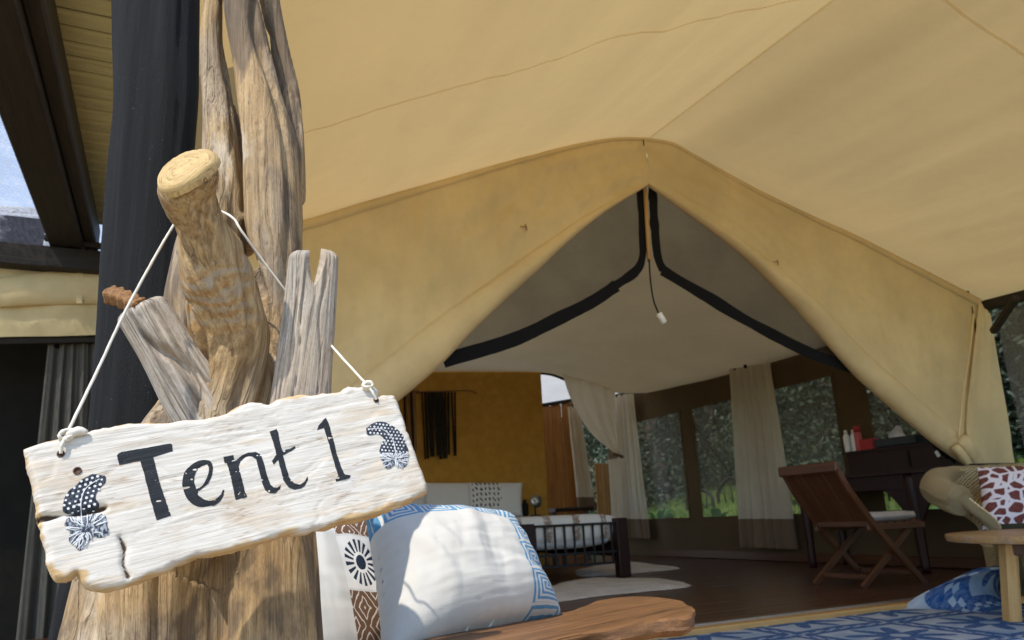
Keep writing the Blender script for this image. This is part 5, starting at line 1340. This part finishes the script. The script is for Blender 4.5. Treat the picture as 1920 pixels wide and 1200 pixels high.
# ------------------------------------------------------------------ folding chair
ch = empty('folding_chair', 'brown wooden folding chair with slatted back and pale seat pad', 'chair', (0, 0, 0))
VA_, VB_ = 1.16, 0.66
for v_ in (VA_, VB_):
    m = MB(); P = [T(2.02, v_, 1.0), T(2.12, v_, 0.83), T(2.30, v_, 0.60), T(2.50, v_, 0.39), T(2.72, v_, FL)]
    for a, b in zip(P[:-1], P[1:]): m.bar(a, b + (b - a).normalized() * .01, 0.028, 0.05, up=TV.cross((b - a).normalized()), bev=0.006)
    m.build('stile', M['teak'], ch, False)
for v_, nm in ((VA_ - .035, 0), (VB_ + .035, 1)):
    m = MB(); m.bar(T(2.15, v_, FL), T(2.78, v_, 0.60), 0.026, 0.048, up=TV.cross(Vector((0.6, 0, .4))), bev=0.006); m.build('leg', M['teak'], ch, False)
m = MB(); m.bar(T(2.02, VB_ - .03, 0.985), T(2.02, VA_ + .03, 0.985), 0.035, 0.075, bev=0.010); m.build('top_rail', M['teak'], ch, False)
for i in range(7):
    v_ = lerp(VB_ + .055, VA_ - .055, i / 6); m = MB(); m.bar(T(2.055, v_, 0.955), T(2.30, v_, 0.595), 0.058 if i % 3 else 0.066, 0.012, up=TU, bev=0.003); m.build('back_slat', M['teak'], ch, False)
m = MB(); m.bar(T(2.30, VB_, 0.60), T(2.30, VA_, 0.60), 0.03, 0.06, bev=0.006); m.build('lower_rail', M['teak'], ch, False)
for i in range(6):
    u_ = lerp(2.34, 2.80, i / 5); m = MB(); m.bar(T(u_, VB_ + .03, 0.59), T(u_, VA_ - .03, 0.59), 0.07, 0.016, bev=0.004); m.build('seat_slat', M['teak'], ch, False)
for v_ in (VB_ + .015, VA_ - .015):
    m = MB(); m.bar(T(2.26, v_, 0.565), T(2.84, v_, 0.565), 0.024, 0.045, bev=0.005); m.build('seat_rail', M['teak'], ch, False)
m = MB(); m.bar(T(2.24, VB_ + .04, 0.235), T(2.24, VA_ - .04, 0.235), 0.022, 0.035, bev=0.005); m.build('stretcher', M['teak'], ch, False)
m = MB(); m.bar(T(2.66, VB_ + .02, 0.24), T(2.66, VA_ - .02, 0.24), 0.022, 0.035, bev=0.005); m.build('stretcher', M['teak'], ch, False)
tag(soft_box(2.33, 2.82, VB_ + .03, VA_ - .03, 0.60, 0.665, 0.03, 16, 0.006, 4).build('seat_pad', m_plain('pale_grey_pad', (0.5, 0.48, 0.46), 0.9, 0.1)), 'pale grey seat pad lying on the wooden folding chair', 'cushion')

# ------------------------------------------------------------------ blue rug with its curled corner
k = NT('blue_white_rug'); g = k.attr('cloth_uv'); u, v, _ = k.sep(g)
def tile(x, n): return k.math('SUBTRACT', k.math('FRACT', k.math('MULTIPLY', x, n)), 0.5)
fx, fy = tile(u, 1.0), tile(v, 1.0)
r = k.math('SQRT', k.math('ADD', k.math('MULTIPLY', fx, fx), k.math('MULTIPLY', fy, fy))); an = k.math('ARCTAN2', fy, fx)
star = k.math('LESS_THAN', r, k.math('ADD', 0.27, k.math('MULTIPLY', k.math('SINE', k.math('MULTIPLY', an, 8.0)), 0.12)))
core = k.math('LESS_THAN', r, 0.07)
mx = k.math('MAXIMUM', k.math('ABSOLUTE', fx), k.math('ABSOLUTE', fy)); fr = k.math('MULTIPLY', k.math('GREATER_THAN', mx, 0.40), k.math('LESS_THAN', mx, 0.47))
px_ = k.math('GREATER_THAN', mx, 0.47)
chk = k.math('GREATER_THAN', k.math('MULTIPLY', tile(u, 7), tile(v, 7)), 0.0)
f = k.math('MAXIMUM', k.math('SUBTRACT', star, core), fr); f = k.math('MAXIMUM', f, k.math('MULTIPLY', px_, chk))
wz = k.noise(k.vmul(g, (30, 30, 1)), 1, 4); wz2 = k.noise(k.vmul(g, (3, 3, 1)), 1, 3)
c = k.mix(k.math('MULTIPLY', f, k.map(wz, 0.3, 0.65, 0.6, 1.0)), k.mix(k.map(wz2, .35, .65), (0.26, 0.36, 0.48), (0.50, 0.54, 0.58)), (0.015, 0.075, 0.24))
rugm = k.fin(c, 0.95, 0.05, k.bump(k.noise(k.vmul(g, (220, 220, 1)), 1, 2), 0.004))
m = MB(); rows = []; uv = []; nu, nv = 150, 70
RU0, RU1, RV0, RV1 = -0.2, 3.35, -2.0, -0.02
for i in range(nv):
    row = []
    for j in range(nu):
        u_ = lerp(RU0, RU1, j / (nu - 1)); v_ = lerp(RV0, RV1, i / (nv - 1)); z = DK + 0.008
        # the far edge lifts and rolls back towards the camera around u 2.3 - 3.1
        env = smooth((u_ - 1.62) / 0.20) * smooth((2.62 - u_) / 0.7)
        rad = 0.016 + 0.100 * env * (1 - 0.45 * smooth((u_ - 1.95) / 0.6)); Lc = 0.40 * env; e = v_ - (RV1 - Lc)
        du = 0
        if Lc > 0.02 and e > 0:
            th = min(e / rad, 3.5)
            v2 = (RV1 - Lc) + rad * sin(th); z2 = rad * (1 - cos(th)); v_, z = v2, z + z2
        z += 0.004 * fbm(Vector((u_ * 3, v_ * 3, 1)), 2)
        row.append(T(u_, v_ + 0.0, z)); uv.append((lerp(RU0, RU1, j / (nu - 1)) / 0.62 + 0.15, lerp(RV0, RV1, i / (nv - 1)) / 0.62 + .55))
    rows.append(row)
m.grid(rows, uv=uv); rg = tag(m.build('blue_rug', rugm), 'blue and white patterned rug with one far corner curled up', 'rug'); solid(rg, 0.008, 1)

# ------------------------------------------------------------------ round table in front of the wicker chair
tbl = empty('round_table', 'round varnished wooden coffee table with square legs, cut by the right edge', 'table', (0, 0, 0))
tc = Vector((2.80, 3.92, 0)); tr = 0.60; ZT = 0.55
m = MB(); m.lathe((tc.x, tc.y, ZT), [(tr - .03, -.038), (tr - .006, -.034), (tr, -.018), (tr - .003, -.002), (tr - .012, 0), (tr * .5, 0.0005)], 72)
m.g = [(p[1] - tc.y, p[2], p[0] - tc.x) for p in m.v]; m.build('table_top', M['pine_top'], tbl, 'auto')
lp_ = []
for a in (radians(182), radians(272), radians(2), radians(92)):
    d = Vector((cos(a), sin(a), 0)); lp_.append(tc + d * 0.40)
    m = MB(); top = tc + d * 0.38; ft = tc + d * 0.44
    m.bar(Vector((ft.x, ft.y, DK)), Vector((top.x, top.y, ZT - .026)), 0.062, 0.062, up=d, bev=0.004); m.build('leg', M['pine'], tbl, 'auto')
for i in range(4):
    a, b = lp_[i], lp_[(i + 1) % 4]; dd = (b - a).normalized() * .03
    m = MB(); m.bar(a + dd + Vector((0, 0, ZT - .065)), b - dd + Vector((0, 0, ZT - .065)), 0.022, 0.075, bev=0.003); m.build('apron', M['teak'], tbl, 'auto')
for a, b in ((lp_[0], lp_[2]), (lp_[1], lp_[3])):
    m = MB(); z = DK + 0.11 + (0.0 if a is lp_[0] else 0.0); m.bar(a + Vector((0, 0, z)), b + Vector((0, 0, z + (.035 if a is lp_[1] else 0))), 0.03, 0.034, bev=0.004); m.build('stretcher', M['cedar'], tbl, 'auto')

# ------------------------------------------------------------------ wicker armchair with the giraffe cushion
wk = empty('wicker_armchair', 'honey coloured wicker tub armchair behind the round table', 'chair', (0, 0, 0))
k = NT('honey_wicker'); g = k.attr('cloth_uv'); u, v, _ = k.sep(g)
su = k.math('SINE', k.math('MULTIPLY', u, 330.0)); sv_ = k.math('SINE', k.math('MULTIPLY', v, 230.0)); wv = k.math('MULTIPLY', su, sv_)
nz = k.noise(k.vmul(g, (60, 60, 1)), 1, 4)
c = k.mix(k.map(wv, -0.6, 0.6), (0.62, 0.46, 0.22), (0.88, 0.71, 0.40)); c = k.mix(k.map(nz, 0.3, 0.7, 0, 0.4), c, (0.80, 0.62, 0.33))
M['wicker'] = k.fin(c, 0.6, 0.3, k.bump(wv, 0.014))
wc = Vector((3.16, 4.66, 0)); face = radians(252)  # where the seat looks
def wick(a, h):   # a = 0 at the back; h metres over the deck
    flare = 0.20 * smooth((h - 0.40) / 0.24) * (0.4 + 0.6 * min(1, abs(a) / 1.5))
    r = 0.37 + flare - 0.05 * smooth((0.12 - h) / .12)
    th = face + pi + a
    return wc + Vector((cos(th) * r, sin(th) * r, DK + h))
m = MB(); rows = []
NA = 70; NH = 26
for i in range(NH):
    t = i / (NH - 1); row = []
    for j in range(NA):
        a = lerp(-2.05, 2.05, j / (NA - 1)); top = 0.80 - 0.13 * smooth((abs(a) - 0.7) / 1.2) - .05 * smooth((abs(a) - 1.7) / .35)
        row.append(wick(a, 0.03 + (top - 0.03) * t))
    rows.append(row)
m.grid(rows); solid(m.build('tub_shell', M['wicker'], wk), 0.045, -1)
m = MB(); m.tube([p - Vector((0, 0, 0.03)) for p in rows[-1]], [0.045 + 0.045 * smooth((abs(lerp(-2.05, 2.05, j / (NA - 1))) - 0.7) / 0.7) for j in range(NA)], 20, disp=lambda a, d: 0.04 * sin(d * 160)); m.build('rim', M['wicker'], wk)
for j in (0, NA - 1):
    m = MB(); m.tube([r[j] for r in rows], 0.032, 10, disp=lambda a, d: 0.06 * sin(d * 160)); m.build('front_edge', M['wicker'], wk)
# front skirt of upright plaited ropes
for i in range(15):
    a = lerp(2.08, 2 * pi - 2.08, i / 14); p = wick(a, 0); th = face + pi + a; d = Vector((cos(th), sin(th), 0))
    m = MB(); b = wc + d * 0.365; m.tube([Vector((b.x, b.y, DK + .02 + z)) for z in np.linspace(0, .34, 22)], 0.026, 10, disp=lambda a, dd: 0.12 * sin(dd * 190)); m.build('plaited_rope', M['wicker'], wk)
m = MB(); m.lathe((wc.x, wc.y, DK + 0.36), [(0.36, -0.06), (0.385, -0.03), (0.385, 0.0), (0.36, 0.012)], 40); m.build('seat', M['wicker'], wk)
sp_m = m_plain('dark_green_pad', (0.03, 0.035, 0.02), 0.9); m = MB(); m.lathe((wc.x, wc.y, DK + 0.375), [(0.31, 0.0), (0.335, 0.02), (0.335, 0.05), (0.31, 0.07)], 40); tag(m.build('seat_cushion', sp_m), 'dark round seat cushion inside the wicker armchair', 'cushion')
k = NT('giraffe_print_cotton'); g = k.attr('cloth_uv'); vv_ = k.vadd(k.vmul(g, (7.5, 8.5, 1)), k.vmul(k.noise(k.vmul(g, (5, 5, 1)), 1, 2, color=True), (0.5, 0.5, 0)))
e = k.voro(vv_, 1.0, 'DISTANCE_TO_EDGE'); nz = k.noise(k.vmul(g, (30, 30, 1)), 1, 3)
gm = k.fin(k.mix(k.map(e, 0.10, 0.14), (0.72, 0.66, 0.68), k.mix(k.map(nz, .3, .7), (0.12, 0.035, 0.03), (0.20, 0.07, 0.055))), 0.85, 0.1, k.bump(k.noise(k.pos(), 400, 2), 0.001))
def ad(x, y, d): dd = ray(x, y); return CP + dd * d
cushion('giraffe_cushion', 'cushion with dark red giraffe print leaning in the wicker armchair', ad(1832, 876, 4.75), ad(1985, 868, 4.82), ad(1996, 1000, 4.52), ad(1842, 1003, 4.45), 0.16, gm, n=40, seed=9, wr=0.006, pinch=0.03)
# the chair stands in front of the deck's end wall of dark canvas
m = MB(); m.bar(T(3.95, 0.58, 0.40), T(3.52, 0.58, 0.40), 0.02, 0.5); 
# ------------------------------------------------------------------ garden beyond the windows
def leaf_mat(name, c1, c2):
    k = NT(name); oi = k.n('ObjectInfo').outputs['Random']; p = k.pos(); a = k.noise(p, 1.1, 3); b = k.noise(p, 9, 3)
    c = k.mix(k.map(a, 0.35, 0.65), c1, c2); c = k.mix(k.map(b, 0.5, 0.7, 0, .4), c, tuple(x * 1.6 for x in c2))
    return k.fin(c, 0.55, 0.3, trans=0.3)
LM = [leaf_mat('olive_leaf', (0.06, 0.08, 0.04), (0.12, 0.14, 0.08)), leaf_mat('dark_leaf', (0.045, 0.065, 0.032), (0.095, 0.125, 0.065)), leaf_mat('grey_leaf', (0.08, 0.095, 0.065), (0.15, 0.17, 0.12))]
M['bark'] = m_wood('tree_bark', (0.16, 0.12, 0.085), (0.07, 0.05, 0.035), (0.2, 0.18, 0.15), 0.25, 0.8, 0.9, 0.1, 0.01)
def crown(rng, rx, rz, n, size):
    cl = []
    for _ in range(26):
        a = rng.uniform(0, 2 * pi); z = rng.uniform(-1, 1); r = sqrt(max(0, 1 - z * z)) * rng.uniform(.45, 1)
        cl.append(Vector((cos(a) * r * rx, sin(a) * r * rx, z * rz * rng.uniform(.6, 1))))
    vs = []; fs = []
    for i in range(n):
        c = cl[rng.randrange(len(cl))]; p = c + Vector((rng.gauss(0, .30) * rx * .55, rng.gauss(0, .30) * rx * .55, rng.gauss(0, .26) * rz * .5))
        d = Vector((rng.gauss(0, 1), rng.gauss(0, 1), rng.gauss(0, .8) - .4)).normalized(); s = d.cross(Vector((rng.gauss(0, 1), rng.gauss(0, 1), rng.gauss(0, 1)))).normalized()
        L = size * rng.uniform(.6, 1.3); o = len(vs); vs += [p, p + d * L * .5 + s * L * .22, p + d * L, p + d * L * .5 - s * L * .22]; fs.append((o, o + 1, o + 2, o + 3))
    m = MB(); m.add(vs, fs); return m, cl
def make_tree(idx, label, H, rx, rz):
    rng = random.Random(40 + idx); t = empty('leafy_tree', label, 'tree', (0, 0, 0), group='trees beyond the tent')
    m, cl = crown(rng, rx, rz, 9000, 0.12); c = m.build('crown', LM[idx % 3], t, False); c.location = (0, 0, H)
    m = MB(); b = curve([(0, 0, -.1), (rng.uniform(-.1, .1), .1, H * .35), (rng.uniform(-.3, .3), rng.uniform(-.2, .2), H * .75), (0, 0, H + rz * .4)], 20); m.tube(b, [0.17 - 0.12 * i / 19 for i in range(20)], 10); m.build('trunk', M['bark'], t)
    m = MB()
    for q in cl[:9]: m.tube(curve([b[8], b[13].lerp(Vector((q.x, q.y, q.z + H)), .5) + Vector((0, 0, -.1)), Vector((q.x, q.y, q.z + H))], 8), [0.06, .055, .05, .04, .035, .03, .02, .01], 6)
    m.build('limbs', M['bark'], t)
    return t
kinds = [make_tree(0, 'olive green leafy tree beyond the tent windows', 1.8, 1.7, 2.4), make_tree(1, 'dark bushy tree beyond the tent windows', 1.6, 2.0, 2.3), make_tree(2, 'grey green open tree beyond the tent windows', 1.9, 1.8, 2.5)]
spots = [(9.1, 10.4, 1), (9.0, 7.2, 0), (9.3, 4.4, 2), (9.2, 2.2, 1), (9.0, 0.0, 0), (10.2, 6.6, 2), (10.4, 0.2, 1), (8.0, 11.0, 2), (6.4, 14.5, 0), (10.0, 17.5, 1), (9.2, 8.6, 0), (8.6, 5.8, 1), (9.4, 3.4, 2), (8.8, 1.0, 0), (9.0, -1.2, 1), (10.5, 11.4, 2), (11.6, 7.2, 0), (11.8, 4.6, 1), (11.5, 2.0, 2), (11.4, -0.4, 1), (7.6, 12.6, 1), (9.0, 15.5, 0), (12.6, 9.8, 2), (11.5, -3.0, 0), (8.8, -3.4, 2), (13.5, 0.8, 0), (13.8, 5.8, 2), (13.4, 13.5, 1)]
used = {0: 0, 1: 0, 2: 0}; rng = random.Random(5)
for u_, v_, kd in spots:
    src = kinds[kd]; o = src if not used[kd] else copy_tree(src); used[kd] = 1
    p = T(u_, v_, LZ(u_)); o.location = p; o.rotation_euler = (0, 0, rng.uniform(0, 6.28)); s = rng.uniform(.9, 1.25); o.scale = (s, s, s)
# far bushes that read as one mass
rng = random.Random(11); vs = []; fs = []
for i in range(60000):
    u_ = rng.uniform(13.5, 16.0); v_ = rng.uniform(-8, 24); p = T(u_, v_, 1.1 + 5.6 * rng.random() ** 1.1 + 0.7 * noise.noise(Vector((v_ * .6, u_, 1))))
    d = Vector((rng.gauss(0, 1), rng.gauss(0, 1), rng.gauss(0, 1))).normalized(); s = d.cross(Vector((rng.gauss(0, 1), rng.gauss(0, 1), rng.gauss(0, 1)))).normalized(); L = rng.uniform(.16, .34)
    o = len(vs); vs += [p, p + d * L * .5 + s * L * .3, p + d * L, p + d * L * .5 - s * L * .3]; fs.append((o, o + 1, o + 2, o + 3))
m = MB(); m.add(vs, fs); o = m.build('far_bushes', LM[0], None, False); o['kind'] = 'stuff'; o['label'] = 'dense far bushes closing the view behind the garden trees'; o['category'] = 'bushes'
# grass blades close to the windows
rng = random.Random(8); vs = []; fs = []
for i in range(16000):
    u_ = rng.uniform(5.0, 9.5); v_ = rng.uniform(-1.5, 12); p = T(u_, v_, LZ(u_)); h = rng.uniform(.06, .16); a = rng.uniform(0, 6.28); d = Vector((cos(a), sin(a), 0)) * .008; l = Vector((rng.gauss(0, .04), rng.gauss(0, .04), h))
    o = len(vs); vs += [p - d, p + d, p + l]; fs.append((o, o + 1, o + 2))
k = NT('sunny_grass'); gm2 = k.fin(k.mix(k.map(k.noise(k.pos(), 2.5, 3), .35, .65), (0.10, 0.19, 0.03), (0.22, 0.30, 0.07)), 0.6, 0.2, trans=0.35)
m = MB(); m.add(vs, fs); o = m.build('grass', gm2, None, False); o['kind'] = 'stuff'; o['label'] = 'short sunny grass outside the tent windows'; o['category'] = 'grass'
# bent branch edging arches seen low in the windows
arch_l = []
for i in range(9):
    v_ = 3.2 + i * 0.72; u_ = 7.45 + 0.12 * sin(i * 2.1)
    r = empty('edging_arch', 'dark bent branch arch along the lawn outside the windows', 'garden edging', T(u_, v_, LZ(u_) - .03), group='bent branch arches along the lawn')
    m = MB(); P = curve([Vector((0, 0, 0)) + TV * -.42, TV * -.36 + Vector((0, 0, .28)), Vector((0, 0, .46 + .05 * sin(i * 3))), TV * .36 + Vector((0, 0, .28)), TV * .42], 26)
    m.tube(P, 0.03, 8, disp=lambda a, d: .2 * sin(a * 3 + d * 9)); m.build('branch', M['beam'], r)
    for q in (-.2, 0, .2):
        m = MB(); m.tube([TV * q + Vector((0, 0, 0)), TV * (q * 1.1) + Vector((0, 0, 0.42 - abs(q) * .5))], 0.014, 6); m.build('stick', M['beam'], r)
# broad leaved plants close to the tent
k = NT('bright_broad_leaf'); bl = k.fin(k.mix(k.map(k.noise(k.pos(), 6, 3), .35, .65), (0.06, 0.17, 0.03), (0.14, 0.28, 0.07)), 0.35, 0.5, trans=0.3)
def broad(label, loc, n, L, seed):
    r = empty('broad_leaf_plant', label, 'plant', loc, group='broad leaved plants outside the tent'); rg = random.Random(seed)
    for i in range(n):
        a = rg.uniform(0, 6.28); tilt = rg.uniform(.3, 1.15); d = Vector((cos(a), sin(a), 0)); s = Vector((-sin(a), cos(a), 0)); rows = []
        LL = L * rg.uniform(.7, 1.2); w = LL * rg.uniform(.14, .2)
        for q in range(9):
            t = q / 8; c = d * (LL * t * sin(tilt) + .04) + Vector((0, 0, LL * t * cos(tilt) * (1.25 - .55 * t))); ww = w * sin(pi * min(.97, t * .9 + .08)) 
            rows.append([c - s * ww + Vector((0, 0, .25 * ww)), c, c + s * ww + Vector((0, 0, .25 * ww))])
        m = MB(); m.grid(rows); m.build('leaf', bl, r)
    return r
for lab, x, y, u_, L, sd in (('bright broad leaved plant seen between desk leg and wicker chair', 1745, 950, 6.3, .6, 1), ('bright green plant seen under the desk behind the seat pad', 1665, 950, 6.2, .5, 2), ('low green plant left of the wide cream curtain', 1345, 975, 6.8, .4, 3), ('low plant in the far window beside the corner curtain', 1235, 975, 6.9, .4, 4)):
    q = on_u(x, y, u_); broad(lab, Vector((q.x, q.y, LZ(u_))), 17, L, sd)
# guy rope outside the second window
gy = MB(); gy.tube([on_u(1287, 778, 4.6), on_u(1372, 893, 5.9)], 0.012, 8); tag(gy.build('guy_rope', M['band']), 'dark guy rope slanting past the second window', 'rope')
